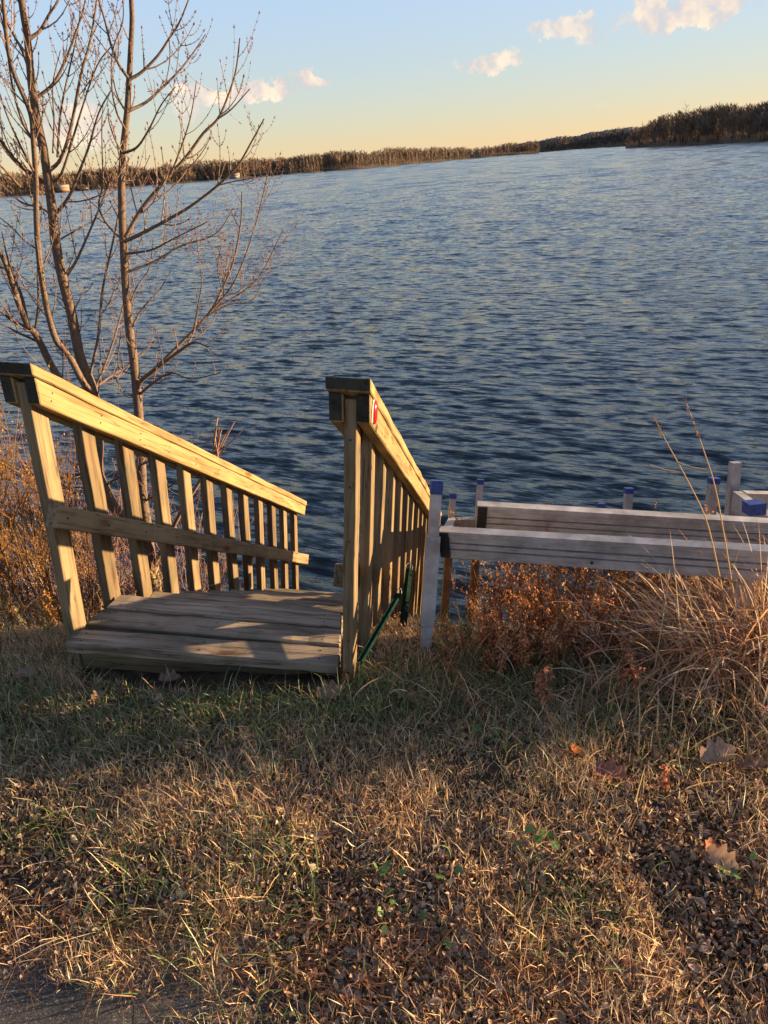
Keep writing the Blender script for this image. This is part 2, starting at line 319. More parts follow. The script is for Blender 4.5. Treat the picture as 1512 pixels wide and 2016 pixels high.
dz = np.zeros_like(WX); dX = np.zeros_like(WX); dY = np.zeros_like(WX)
wr = np.random.default_rng(3)
def sstep(x, a, b): t = np.clip((x - a) / (b - a), 0, 1); return t * t * (3 - 2 * t)
for k in range(140):
    lam = .14 * (60 / .14) ** ((k + wr.random()) / 140); al = radians(68 + wr.normal(0, 17)); kx, ky = cos(al) * 2 * pi / lam, sin(al) * 2 * pi / lam; ph = wr.random() * 6.28
    # every wavelength lives where the mesh can carry it
    wgt = 1 - sstep(rr_, lam / .026, lam / .016)
    if lam > .6: wgt = wgt * sstep(rr_, lam / .050, lam / .036)
    on = np.nonzero(wgt > 0)[0]
    if len(on) == 0: continue
    i0, i1 = on[0], on[-1] + 1; amp = (.0037 if lam < .6 else .0045) * lam * wgt[i0:i1, None]
    t = kx * WX[i0:i1] + ky * WY[i0:i1] + ph; sn = np.sin(t); dz[i0:i1] += amp * np.cos(t); dX[i0:i1] -= amp * .85 * cos(al) * sn; dY[i0:i1] -= amp * .85 * sin(al) * sn
gust = .85 + .25 * vnoise(WX + 40, WY, .22, 9)
dz *= gust; dX *= gust; dY *= gust
M_WATER = watermat()
near = np.stack([WX + dX, WY + dY, ZW + dz], -1)
outer = []
for r_ in np.geomspace(R1 * 1.05, 5200, 12): outer.append(np.stack([r_ * np.sin(th), r_ * np.cos(th), np.full_like(th, ZW)], -1))
allw = np.concatenate([near, np.array(outer)], 0)
tag(obj('lake_water', grid_mesh('lake_water', allw[..., 0], allw[..., 1], allw[..., 2], M_WATER)), kind='structure')

# ------------------------------------------------------------------ far shore
def az_at(px): # azimuth of a pixel column near the horizon
    d = ray(px, 378 - .078 * px); return atan2(d[0], d[1])
shore_px = [(-700, 420, 14, 0), (-300, 520, 13, 0), (0, 560, 12.5, 0), (300, 590, 11.5, 0), (500, 600, 12.5, 0), (700, 620, 12.5, 0), (800, 720, 12.5, 0), (900, 860, 12, 0), (1000, 950, 12, 0), (1062, 960, 12, 0)]
bay_px = [(1040, 1300, 15, 6), (1150, 1350, 16, 14), (1235, 1200, 16, 16), (1300, 1100, 16, 16)]
prom_px = [(1232, 640, 5, 0), (1246, 615, 11, .5), (1270, 580, 15, 1.5), (1300, 540, 15, 2), (1380, 450, 14, 2.5), (1512, 365, 13, 2.5), (1700, 300, 11, 2), (2100, 240, 10, 1)]
def shore_pts(tab, n):
    px = np.array([t[0] for t in tab], float); xs = np.linspace(px[0], px[-1], n)
    D = np.interp(xs, px, [t[1] for t in tab]); H = np.interp(xs, px, [t[2] for t in tab]); R = np.interp(xs, px, [t[3] for t in tab])
    A = np.array([az_at(x) for x in xs]); D = D + 6 * np.sin(xs * .05) + 4 * np.sin(xs * .13)
    return xs, A, D, H, R
M_LAND = simple('far_land', (.105, .075, .045), .95, noise=.35, nscale=.12, spec=.05)
M_HILL = simple('far_hill', (.13, .125, .12), .95, noise=.3, nscale=.02, spec=.05)
def land(name, tab, n, depth, rise, m):
    xs, A, D, H, R = shore_pts(tab, n); rows = []
    for k, (off, zz) in enumerate([(-3, -.5), (0, .0), (2, .35), (10, 1.0), (40, 2.2), (depth * .5, rise), (depth, rise * 1.2)]):
        r = D + off; z = ZW + zz + (R if off > 20 else R * max(0, off) / 30)
        rows.append(np.stack([r * np.sin(A), r * np.cos(A), z + 0 * r + (.15 * np.sin(xs * .31) if 0 < off < 5 else 0)], -1))
    a = np.array(rows); tag(obj(name, grid_mesh(name, a[..., 0], a[..., 1], a[..., 2], m)), kind='structure')
land('far_shore', shore_px, 260, 400, 4, M_LAND); land('bay_shore', bay_px, 80, 500, 8, M_LAND); land('promontory', prom_px, 160, 180, 4, M_LAND)
# wooded hill far behind the bay
hx = np.linspace(840, 1330, 400); A = np.array([az_at(x) for x in hx]); prof = np.interp(hx, [840, 900, 1000, 1100, 1180, 1240, 1330], [2, 6, 20, 31, 36, 42, 36]) + 5 * (vnoise(hx, hx * 0, .05, 4) - .5) + 2.5 * (vnoise(hx, hx * 0, .4, 5) - .5)
rows = [np.stack([r * np.sin(A), r * np.cos(A), ZW + f * prof], -1) for r, f in ((1750, .0), (1850, .45), (2000, .85), (2150, 1.0), (2400, .6), (2700, 0))]
a = np.array(rows); tag(obj('distant_hill', grid_mesh('distant_hill', a[..., 0], a[..., 1], a[..., 2], M_HILL)), kind='structure')
M_FAR = attrmat('far_trees', bump=0, bscale=.3, noise=.25, spec=.05)
def bare_crown(mb, p, h, tr, col, ntw=64, spread=.36):
    """leafless broadleaf: a thin trunk and a fan of slender branches and twig tufts"""
    p = np.asarray(p); c = np.asarray(col)
    lean = np.array([tr.normal(0, .03), tr.normal(0, .03), 1])
    mb.tube([p, p + lean * h * .55, p + lean * h * .98], [h * .011, h * .008, h * .002], 3, c * (1.2 + 1.2 * tr.random()))
    for k in range(ntw):
        t = .16 + .7 * tr.random(); a = tr.random() * 6.28; b = p + lean * h * t; ln = h * spread * (1.25 - t) * (.6 + .7 * tr.random())
        d = np.array([cos(a) * .8, sin(a) * .8, .45 + .75 * tr.random()]); e = b + d * ln
        w_ = np.array([-sin(a + .9), cos(a + .9), .2 * tr.normal()]) * h * .014 * (.6 + tr.random()); mid = b + d * ln * .6
        mb.add([b, mid + w_, e, mid - w_], [(0, 1, 2, 3)], c=c * (.85 + .3 * tr.random()))
def conifer(mb, p, h, tr, col, w_=.2):
    p = np.asarray(p); mb.tube([p, p + np.array([0, 0, h])], [h * .014, .02], 3, (.05, .035, .025))
    for k in range(34):
        t = .12 + .86 * (k / 34); a = k * 2.4 + tr.random(); ln = h * w_ * (1.04 - t) * (.6 + .6 * tr.random()); b = p + np.array([0, 0, h * t])
        e = b + np.array([cos(a) * ln, sin(a) * ln, -ln * .25]); w2 = np.array([-sin(a), cos(a), 0]) * ln * .35
        mb.add([b + np.array([0, 0, h * .03]), b * .4 + e * .6 + w2, e, b * .4 + e * .6 - w2], [(0, 1, 2, 3)], c=np.asarray(col) * (.7 + .6 * tr.random()))
def woods(name, tab, n, rows_, seed, cols, conif=.08, hmul=1.0):
    tr = np.random.default_rng(seed); mb = MB(); px0, px1 = tab[0][0], tab[-1][0]
    px = np.array([t[0] for t in tab], float)
    for row in range(rows_):
        for k in range(n):
            x = px0 + (px1 - px0) * (k + tr.random()) / n; A = az_at(x); D = np.interp(x, px, [t[1] for t in tab]); H = np.interp(x, px, [t[2] for t in tab]); R = np.interp(x, px, [t[3] for t in tab])
            off = 4 + row * 9 + tr.random() * 7; r = D + 6 * sin(x * .05) + 4 * sin(x * .13) + off
            p = (r * sin(A), r * cos(A), ZW + .5 + off * .03 + R * min(1, off / 30)); clump = .88 + .24 * float(vnoise(x, row, .03, seed))
            h = H * hmul * clump * (.8 + .28 * tr.random()) * (.62 if row == 0 and tr.random() < .5 else 1) * (.8 if row == 0 else 1)
            if tr.random() < conif * 2.2 * float(vnoise(x, row, .02, seed + 5)): conifer(mb, p, h * .95, tr, (.05, .055, .035))
            else:
                c = np.array(cols[int(tr.random() * len(cols))]); bare_crown(mb, p, h, tr, c)
    o = obj(name, mb.mesh(name, M_FAR)); return tag(o, kind='stuff')
CW = [(.19, .13, .085), (.16, .112, .076), (.215, .15, .095), (.17, .13, .095)]
tag(woods('far_woodland', shore_px, 760, 3, 11, CW, .10), 'brown leafless woodland along the far shore of the lake', 'woodland')
tag(woods('bay_woodland', bay_px, 110, 2, 12, [(.09, .08, .07), (.11, .09, .075)], .3), 'distant dark woodland round the bay between the two shores', 'woodland')
tag(woods('promontory_woodland', prom_px, 420, 3, 13, [(.19, .135, .10), (.16, .115, .085), (.22, .155, .11)], .10), 'nearer dark woodland on the promontory at the right', 'woodland')
def shore_at(tab, x, off=5):
    px = [t[0] for t in tab]; A = az_at(x); r = np.interp(x, px, [t[1] for t in tab]) + 6 * sin(x * .05) + 4 * sin(x * .13) + off; return np.array([r * sin(A), r * cos(A), ZW + .5])
def treeobj(name, fn, p, label, cat):
    mb = MB(); fn(mb, np.zeros(3)); o = obj(name, mb.mesh(name, M_FAR)); o.location = p; return tag(o, label, cat)
tr = np.random.default_rng(5)
for x, h, lb in ((1262, 17, 'dark pine at the tip of the wooded promontory'), (1278, 16.5, 'second dark pine just right of the promontory tip'), (1332, 19, 'dark pine beside the broken snag on the promontory'), (1362, 18, 'round topped pine right of the broken snag on the promontory')):
    treeobj('pine_tree', lambda mb, p: conifer(mb, p, h, tr, (.022, .03, .018), .22), shore_at(prom_px, x, 12), lb, 'pine')
treeobj('dead_snag', lambda mb, p: (mb.tube([p, p + (0, 0, 14), p + (.5, 0, 20.5)], [.25, .16, .05], 4, (.06, .045, .035)), [mb.tube([p + (0, 0, z), p + (s * 1.6, 0, z + .9), p + (s * 2.1, 0, z + 1.8)], [.12, .1, .04], 3, (.05, .04, .03)) for z, s in ((18.6, .8), (17.4, -.8), (16.6, .9), (19.6, -.4))]), shore_at(prom_px, 1344, 14), 'broken bare snag standing above the promontory trees', 'dead tree')
treeobj('bare_tree', lambda mb, p: bare_crown(mb, p, 19, tr, (.20, .14, .09), 46, .34), shore_at(prom_px, 1410, 16), 'pale bare tree rising above the promontory skyline', 'tree')
# shore houses
def house(px, wdt, hgt, colw, colr, label, off=6):
    p = shore_at(shore_px, px, off); o = empty('shore_house', p, label, 'house'); o.rotation_euler.z = -az_at(px) + .2
    mb = MB(); mb.box((-wdt / 2, -2.5, 0), (wdt / 2, 2.5, hgt)); obj('wall', mb.mesh('wall', simple('house_wall_' + str(px), colw, .8)), o)
    mb = MB(); a, b = wdt / 2 + .4, 2.9; V = [(-a, -b, hgt), (a, -b, hgt), (a, b, hgt), (-a, b, hgt), (-a, 0, hgt + 1.5), (a, 0, hgt + 1.5)]
    mb.add(V, [(0, 1, 5, 4), (2, 3, 4, 5), (3, 2, 1, 0)], [(1, 2, 5), (3, 0, 4)]); obj('roof', mb.mesh('roof', simple('house_roof_' + str(px), colr, .8)), o)
house(122, 8, 2.6, (.22, .15, .1), (.25, .2, .16), 'low brown shore house far left behind the tree stems', 3)
house(158, 9, 2.4, (.2, .16, .12), (.27, .22, .17), 'pale roofed shore house between the two tree stems', 6)
house(462, 6, 1.8, (.3, .26, .22), (.2, .15, .12), 'small white shore house right of the tree near the waterline', -1)

# ------------------------------------------------------------------ stairs
d_st = N_(ray(950, 1160)); e_h = N_([d_st[0], d_st[1], 0]); lean = N_([.10, 0, 1])
def hexa(corners, mat_, name, parent, sub=10, bev=.003, wob=.0008, seed=0, ax=None, endm=None):
    """corners: 8 points, 0-3 start face, 4-7 end face (same order); length from start to end. object frame: x along"""
    c = np.array(corners, float); ctr = c.mean(0); x = N_(c[4:].mean(0) - c[:4].mean(0)); yv = c[[1, 2, 5, 6]].mean(0) - c[[0, 3, 4, 7]].mean(0); z = N_(np.cross(x, yv)); y = np.cross(z, x)
    Rm = np.array([x, y, z]); lc = (c - ctr) @ Rm.T
    r = np.random.default_rng(seed + 100); bm = bmesh.new()
    rings = []
    for k in range(sub + 1):
        t = k / sub; q = lc[:4] * (1 - t) + lc[4:] * t; o_ = r.normal(0, wob, (1, 3)) * (0 < k < sub)
        rings.append([bm.verts.new(v) for v in q + o_ + r.normal(0, wob * .4, (4, 3)) * (0 < k < sub)])
    for a, b in zip(rings, rings[1:]):
        for i in range(4): bm.faces.new((a[i], a[(i + 1) % 4], b[(i + 1) % 4], b[i]))
    bm.faces.new(rings[0][::-1]); bm.faces.new(rings[-1]); bmesh.ops.recalc_face_normals(bm, faces=bm.faces)
    ed = [e for e in bm.edges if len(e.link_faces) == 2 and e.calc_face_angle(0) > 1]
    bmesh.ops.bevel(bm, geom=ed, offset=bev, segments=1, affect='EDGES')
    me = bpy.data.meshes.new(name)
    if endm:
        for fc_ in bm.faces:
            if abs(fc_.normal.x) > .6: fc_.material_index = 1
    bm.to_mesh(me); bm.free(); me.materials.append(mat_)
    if endm: me.materials.append(endm)
    M = Matrix(((*Rm[:, 0], 0), (0, 0, 0, 0), (0, 0, 0, 0), (0, 0, 0, 1))) if False else Matrix([[Rm[0][i], Rm[1][i], Rm[2][i], ctr[i]] for i in range(3)] + [[0, 0, 0, 1]])
    return obj(name, me, parent, M)
def beam(p0, p1, wv, tv, **k):
    """p0->p1 centre line, wv,tv half-extent vectors"""
    p0, p1, wv, tv = map(lambda v: np.asarray(v, float), (p0, p1, wv, tv)); s = [-wv - tv, wv - tv, wv + tv, -wv + tv]
    return hexa([p0 + q for q in s] + [p1 + q for q in s], **k)
TL0 = aty(60, 795, 2.03); TR0 = aty(702.6, 832, 1.80)
stairs = empty('stairway', (-.62, 1.9, 0), 'weathered wooden stairway with railings going down to the lake', 'stairs')
stairs_M = stairs.matrix_basis = Matrix.Translation((-.62, 1.9, 0))
aL = N_(np.cross(e_h, lean)); # across, to the right
eh2 = N_(np.cross(lean, aL))
SP = ((TL0 - CAM) @ _f) * .1273 / (d_st @ _f); PW = .034; PD = .078
spc = []
def picket(T, dn, k, name='picket', top=.05, bot=1.0, m=M_PICK):
    # T front-right edge at band bottom; front face width PW to the left, depth PD forward
    c = T - aL * PW / 2 + eh2 * PD / 2; r = np.random.default_rng(k); tw = aL * r.normal(0, .004) + eh2 * r.normal(0, .006)
    return beam(c - lean * bot + tw, c + lean * top, aL * PW / 2, eh2 * PD / 2, mat_=m, name='picket', parent=stairs, sub=6, bev=.002, seed=k)
for side, T0 in ((0, TL0), (1, TR0)):
    for i in range(12):
        if i == 0: picket(T0, 0, side * 20, bot=.99 if side == 0 else .97, top=.062)
        else: picket(T0 + d_st * SP * i, 0, side * 20 + i, bot=.98, top=.058)
# handrails: two side boards clamp the pickets, a cap board on top
nd = N_(np.cross(aL, d_st)); nd = nd if nd[2] > 0 else -nd   # normal to the slope
rails = []
for side, T0 in ((0, TL0), (1, TR0)):
    Ln = 3.12; back = -.03
    mid = T0 - aL * PW / 2
    for s in (1, -1):
        off = aL * s * (PW / 2 + .0195)
        p = mid + off + nd * .031 + d_st * back
        # board front end is plumb-cut
        b0 = p + 0 * nd; h = nd * .034; wv = aL * .019
        sh = d_st * (.034 * (nd @ np.array([0, 0, 1]) and (-(nd @ eh2) / (d_st @ eh2))))
        p1 = p + d_st * Ln
        c8 = [b0 - wv - h - sh, b0 + wv - h - sh, b0 + wv + h + sh, b0 - wv + h + sh, p1 - wv - h, p1 + wv - h, p1 + wv + h, p1 - wv + h]
        ro = hexa(c8, M_RAIL, 'handrail_board', stairs, sub=14, bev=.003, seed=side * 7 + s, endm=M_END)
        rails.append((ro, side, s))
    q = mid + nd * (.031 + .034 + .0165) + d_st * (back - .045)
    h = nd * .0155; sh = d_st * (.0155 * (-(nd @ eh2) / (d_st @ eh2))); wv = aL * .060; p1 = q + d_st * (Ln + .05)
    hexa([q - wv - h - sh, q + wv - h - sh, q + wv + h + sh, q - wv + h + sh, p1 - wv - h, p1 + wv - h, p1 + wv + h, p1 - wv + h], M_RAIL, 'handrail_cap', stairs, sub=20, bev=.003, wob=.0018, seed=side + 50, endm=M_END)
# lower rails on the inner faces
lo_, hi_ = 1.7, 2.3
for _ in range(30):
    md = (lo_ + hi_) / 2; gl = aty(103, 1016, md)
    if (gl - TL0) @ aL > .0205: lo_ = md
    else: hi_ = md
lowL = beam(gl, gl + d_st * 3.2, aL * .019, nd * .036, mat_=M_PICK, name='lower_rail', parent=stairs, sub=14, seed=71)
mr_ = TR0 - aL * (PW + .021) - lean * .50 + eh2 * .04
beam(mr_ + d_st * .02, mr_ + d_st * 3.0, aL * .019, nd * .036, mat_=M_PICK, name='lower_rail', parent=stairs, sub=14, seed=72)
# nails
def studs(name, pts, nrm, r, parent, m, h=.002):
    for p in pts:
        mb = MB(); nn = N_(nrm); a = N_(np.cross(nn, [.3, .2, .9])); b = np.cross(nn, a); k = 8; ang = np.arange(k) * 2 * pi / k
        ring = np.cos(ang)[:, None] * a * r + np.sin(ang)[:, None] * b * r; V = np.concatenate([ring, ring * .8 + nn * h, [nn * h]])
        mb.add(V, [(i, (i + 1) % k, k + (i + 1) % k, k + i) for i in range(k)], [(k + i, k + (i + 1) % k, 2 * k) for i in range(k)])
        obj(name, mb.mesh(name, m), parent, Matrix.Translation(tuple(p)))
for i in range(12):
    for z_ in (.020, .044): studs('nail', [TL0 + d_st * SP * i + d_st * (.035 + .01 * (i % 3)) + aL * .0392 + nd * z_], aL, .0032, stairs, M_NAIL, .0008)
    if i > 0: studs('nail', [TR0 + d_st * SP * i + d_st * .03 + aL * .0392 + nd * (.020 + .02 * (i % 2))], aL, .0032, stairs, M_NAIL, .0008)
# landing boards: a plane that dips a little to the right
def deckz(x, y): return .100 - .06 * (x + .65)
def on_deck(px, py, dz=0.0):
    z = .1
    for _ in range(12): p = atz(px, py, z); z = deckz(p[0], p[1]) + dz
    return p
boards = [((127, 1267), (668, 1310), (152, 1236), (671, 1274)), ((170, 1228), (671, 1270), (201, 1198), (672, 1239)), ((208, 1195), (672, 1235), (236, 1170), (672, 1207))]
dn = N_([.06, 0, 1]); TK = .038
for k, (fl, fr, bl, br) in enumerate(boards):
    c = [on_deck(*p) for p in (fl, fr, bl, br)]
    if k < 3: c[1] = c[1] + N_(c[1] - c[0]) * -.002
    hexa([c[0] - dn * TK, c[2] - dn * TK, c[2], c[0], c[1] - dn * TK, c[3] - dn * TK, c[3], c[1]], M_DECK, 'deck_board', stairs, sub=16, bev=.004, wob=.0012, seed=80 + k)
    for t in (.05, .5, .93):
        for s in (.25, .72):
            p = (c[0] * (1 - t) + c[1] * t) * (1 - s) + (c[2] * (1 - t) + c[3] * t) * s
            studs('nail', [p + dn * .0008], dn, .0035, stairs, M_NAIL, .0008)
# treads going down to the water
bL = on_deck(236, 1170); bR = on_deck(672, 1207); ac = N_(bR - bL); wid = np.linalg.norm(bR - bL)
run = .262; drop = run * tan(math.asin(-d_st[2])) * .98
for i in range(7):
    o0 = e_h * (.012 + run * i) - np.array([0, 0, drop * (i + 1)])
    l0 = bL + o0 - ac * .02; r0 = bR + o0 - ac * .01
    for j in range(2):
        a0 = e_h * (.135 * j); a1 = e_h * (.135 * j + .128)
        hexa([l0 + a0 - dn * TK, l0 + a1 - dn * TK, l0 + a1, l0 + a0, r0 + a0 - dn * TK, r0 + a1 - dn * TK, r0 + a1, r0 + a0], M_DECK, 'tread_board', stairs, sub=8, seed=100 + i * 2 + j)
# stringers and front joist
for t in (.03, .5, .97):
    p = bL + ac * wid * t - dn * (TK + .10); f = p - e_h * .22
    beam(f, p + e_h * .1, aL * .019, np.array([0, 0, .06]), mat_=M_DECK, name='joist', parent=stairs, seed=130 + int(t * 10))
    q = p + np.array([0, 0, -.12]); beam(q, q + d_st * 2.7, aL * .019, nd * .10, mat_=M_DECK, name='stringer', parent=stairs, seed=140 + int(t * 10))
fj = on_deck(140, 1262) - dn * (TK + .06) + e_h * .05; fk = on_deck(666, 1300) - dn * (TK + .06) + e_h * .05
beam(fj, fk, e_h * .019, dn * .05, mat_=M_PICK, name='front_joist', parent=stairs, seed=150)
# picket nails on the lower left rail
nl = aL * .0198
studs('nail', [gl + d_st * t + nl for t in (.05, .30, .58, .86)], aL, .004, stairs, M_NAIL)
# reflector and torn sticker on the outer side of the right handrail
ro = [r for r, s, q in rails if s == 1 and q == 1][0]
def disc(cen, nn, up, a, b, th, name, m, parent, k=20, ragged=0):
    nn = N_(nn); up = N_(up - nn * (up @ nn)); rt = np.cross(up, nn); ang = np.arange(k) * 2 * pi / k; rr = 1 + ragged * rng.normal(0, 1, k)
    ring = (np.cos(ang) * rr)[:, None] * rt * a + (np.sin(ang) * rr)[:, None] * up * b
    V = np.concatenate([ring, ring * .94 + nn * th, [nn * th * 1.3]]); mb = MB(); mb.add(V, [(i, (i + 1) % k, k + (i + 1) % k, k + i) for i in range(k)], [(k + i, k + (i + 1) % k, 2 * k) for i in range(k)])
    M = Matrix.Translation(tuple(cen)); me = mb.mesh(name, m); o = bpy.data.objects.new(name, me); link(o, parent)
    o.matrix_basis = (stairs_M @ parent.matrix_basis).inverted() @ M; return o
fc = TR0 - aL * PW / 2 + aL * (PW / 2 + .0392) + nd * .029 - d_st * .03
ref = disc(fc + aL * .0025 + d_st * .055 + nd * .008, aL, np.array([0, 0, 1.]), .027, .033, .004, 'reflector', M_RED, ro); ref['label'] = 'round red reflector'
stk = disc(fc + d_st * .042 + nd * .008, aL, np.array([0, 0, 1.]), .028, .034, .0012, 'torn_sticker', M_WHITE, ro, 26, .07)
for dx, dy, s in ((.115, -.022, .006), (.125, -.014, .005), (.12, -.03, .004), (.21, -.03, .003), (.28, -.01, .003)):
    disc(fc + d_st * dx + nd * dy, aL, np.array([0, 0, 1.]), s, s * 1.6, .0006, 'tar_spot', M_NAIL, ro, 7, .35)
studs('nail', [TR0 - lean * z - aL * PW * .5 - eh2 * .0006 for z in (.05, .19, .36, .71)], -eh2, .0035, stairs, M_NAIL, .001)

# ------------------------------------------------------------------ dock sections
def extr(profile, p0, p1, up, name, parent, m=M_ALU):
    """profile: (y,z) list, extruded from p0 to p1"""
    p0, p1 = np.asarray(p0, float), np.asarray(p1, float); x = N_(p1 - p0); y = N_(np.cross(up, x)); z = np.cross(x, y); n = len(profile)
    Lg = np.linalg.norm(p1 - p0); V = [(0, a, b) for a, b in profile] + [(Lg, a, b) for a, b in profile]
    bm = bmesh.new(); vs_ = [bm.verts.new(v) for v in V]
    for i in range(n): j = (i + 1) % n; bm.faces.new((vs_[i], vs_[j], vs_[n + j], vs_[n + i]))
    bm.faces.new(vs_[:n][::-1]); bm.faces.new(vs_[n:]); bmesh.ops.recalc_face_normals(bm, faces=bm.faces)
    me = bpy.data.meshes.new(name); bm.to_mesh(me); bm.free(); me.materials.append(m)
    return obj(name, me, parent, Matrix([[x[i], y[i], z[i], p0[i]] for i in range(3)] + [[0, 0, 0, 1]]))
def grooved(hw, hh):
    g = .0035; pts = [(hw, -hh), (hw, hh), (-hw - .004, hh), (-hw - .004, hh - .018), (-hw, hh - .0185)]
    for k in (.12, -.34, ):
        z = hh * k; z0 = z; pts += [(-hw, z + g), (-hw + .010, z + g * .7), (-hw + .010, z - g * .7), (-hw, z - g)]
    z = hh * .55; 
    return pts + [(-hw, -hh)]
def plainp(hw, hh): return [(hw, -hh), (hw, hh), (-hw, hh), (-hw, -hh)]
UP = np.array([0, 0, 1.])
def dock(loc, label): 
    o = empty('dock_section', loc, label, 'dock section', 'aluminium dock sections stored on the bank'); o.matrix_basis = Matrix.Translation(tuple(loc)); return o
def side_beam(parent, p0, p1, hh=.051, hw=.019, grooves=True, cap=True):
    b = extr(grooved(hw, hh) if grooves else plainp(hw, hh), p0, p1, UP, 'side_beam', parent)
    if cap:
        e = extr(plainp(.003, hh * .93), p0, np.asarray(p0) + N_(np.asarray(p1) - p0) * .034, UP, 'end_plug', b, M_BLACK)
        e.matrix_basis = Matrix.Translation((.003, -hw - .0045, 0))
    return b
def leg(parent, top, bot, w=.018, capc=M_BLUE, collar=None, caph=.026, cm=None):
    top = np.asarray(top); bot = np.asarray(bot); up = N_(top - bot); y = N_(np.cross(up, [1, 0, 0])); 
    y = y if y[1] > 0 else -y
    l_ = extr(plainp(w, w), bot, top, y, 'leg', parent)
    Lg = np.linalg.norm(top - bot)
    if capc:
        c = extr(plainp(w + .002, w + .002), bot, top, y, 'leg_cap', l_, capc)
        for v in c.data.vertices: v.co.x = Lg - caph if v.co.x < Lg / 2 else Lg + .004
        c.matrix_basis = Matrix.Identity(4)
    if collar:
        c = extr(plainp(w + .005, w + .005), bot, top, y, 'leg_sleeve', l_, cm or M_ALU)
        for v in c.data.vertices: v.co.x = collar[0] * Lg if v.co.x < Lg / 2 else collar[1] * Lg
        c.matrix_basis = Matrix.Identity(4)
    return l_
# section 1: the near one
s1 = dock((.2, 2.3, -.4), 'nearest aluminium dock section, its corner post by the right stair railing')
n0 = atd(868, 1066, 2.46); n1 = atd(1262, 1092, 2.22); dn1 = N_(n1 - n0); n1 = n0 + dn1 * 1.02
side_beam(s1, n0, n1)
p_top = atd(860, 948, 2.40); p_bot = atd(833, 1345, 2.50)
leg(s1, p_top, p_bot, .0185, collar=(.30, .74), caph=.042)
c2t = atd(892, 973, 4.3); c2b = atd(871, 1262, 4.45); leg(s1, c2t, c2b, .018, collar=(.0, .62), cm=M_BOUNCE)
e0 = n0 + dn1 * .03 + np.array([0, .02, .0]); e1 = atd(889, 1034, 4.25); extr(plainp(.017, .043), e0, e1, UP, 'end_beam', s1)
extr(plainp(.018, .045), e1, e1 + np.array([1.5, -.28, .03]), UP, 'side_beam', s1)
leg(s1, n1 - dn1 * .05 + np.array([0, .03, .03]), n1 - dn1 * .05 + np.array([0, .03, -.45]), .0175, None)
studs('bolt_hole', [atd(1165, 1108, np.interp(1165, [868, 1262], [2.46, 2.22]) - .028)], [0, -1, 0], .0055, s1, M_BLACK)
# section 2: behind, a little higher
s2 = dock((.7, 3.2, -.7), 'aluminium dock section lying behind the nearest one, four posts beyond it')
m0 = atd(938, 1016, 2.65); m1 = atd(1430, 1046, 2.56); dm = N_(m1 - m0); side_beam(s2, m0, m0 + dm * 1.75, hh=.054)
leg(s2, atd(946, 945, 4.3), atd(928, 1225, 4.45), .018, collar=(0, .66), cm=M_BOUNCE); leg(s2, atd(1238, 962, 3.9), atd(1221, 1215, 4.05), .0195, collar=(0, .66), cm=M_BOUNCE)
leg(s2, atd(1184, 992, 4.4), atd(1180, 1150, 4.5), .018)
q = atd(942, 1030, 4.25); extr(plainp(.017, .043), q, m0 + dm * .04, UP, 'end_beam', s2); extr(plainp(.017, .043), q + np.array([.03, 0, 0]), atd(1250, 1040, 3.9), UP, 'side_beam', s2)
bt = atd(1232, 1054, 2.58); studs('bolt_head', [bt + np.array([0, -.035, .01])], [0, -1, .2], .010, s2, M_STEEL, .006)
# section 3: right, corner frame standing higher
s3 = dock((1.9, 3.0, -.8), 'aluminium dock frame corner at the right edge with a tall uncapped post')
q1 = atd(1450, 985, 3.5); q2 = atd(1560, 1070, 2.75); extr(plainp(.02, .046), q1, q2, UP, 'side_beam', s3)
q3 = atd(1640, 990, 3.6); extr(plainp(.02, .046), q1 + N_(q3 - q1) * .03, q3, UP, 'end_beam', s3)
leg(s3, atd(1448, 910, 3.52), atd(1425, 1150, 3.7), .022, None); leg(s3, atd(1406, 942, 3.7), atd(1380, 1150, 3.85), .0215)
leg(s3, atd(1485, 990, 2.78), atd(1476, 1180, 2.9), .030, caph=.042)
q4 = atd(1402, 1020, 3.95); extr(plainp(.022, .035), q4, atd(1500, 1090, 3.2), UP, 'cross_beam', s3)
s4 = dock((1.7, 2.5, -.3), 'dock section end with a black plug half buried in the tall grass')
r0_ = atd(1463, 1116, 2.32); side_beam(s4, r0_, atd(1700, 1150, 2.25), grooves=True)
leg(s4, atd(1600, 1095, 2.38), atd(1590, 1260, 2.45), .018, None)

# green steel fence posts by the right railing
def ubar(top, bot, label, w=.016):
    top, bot = np.asarray(top), np.asarray(bot); g = empty('fence_post', tuple(bot), label, 'fence post'); g.matrix_basis = Matrix.Translation(tuple(bot))
    t = .004; prof = [(-w, 0), (-w + t, 0), (-w + t * 2, .012), (w - t * 2, .012), (w - t, 0), (w, 0), (w, t), (w - t * .8, t), (w - t * 2, .016), (-w + t * 2, .016), (-w + t * .8, t), (-w, t)]
    extr(prof, bot, top, np.array([.3, -1, .3]), 'bar', g, M_GREEN)
    mb = MB(); a = np.linspace(0, 2.3 * pi, 24); up = N_(top - bot); s = N_(np.cross(up, [0, 1, 0])); P = top + up * .012 + np.outer(np.cos(a) * .014, s) + np.outer(np.sin(a) * .02, up); mb.tube(P - bot, .0015, 4, (.25, .27, .28))
    obj('wire_loop', mb.mesh('wire_loop', M_TWIG), g); return g
ubar(atd(783, 1172, 2.45), atd(706, 1305, 2.2), 'leaning green metal fence post beside the right stair railing', .012)
ubar(atd(805, 1122, 2.9), atd(790, 1262, 2.7), 'upright dark green metal fence post against the right railing', .015)
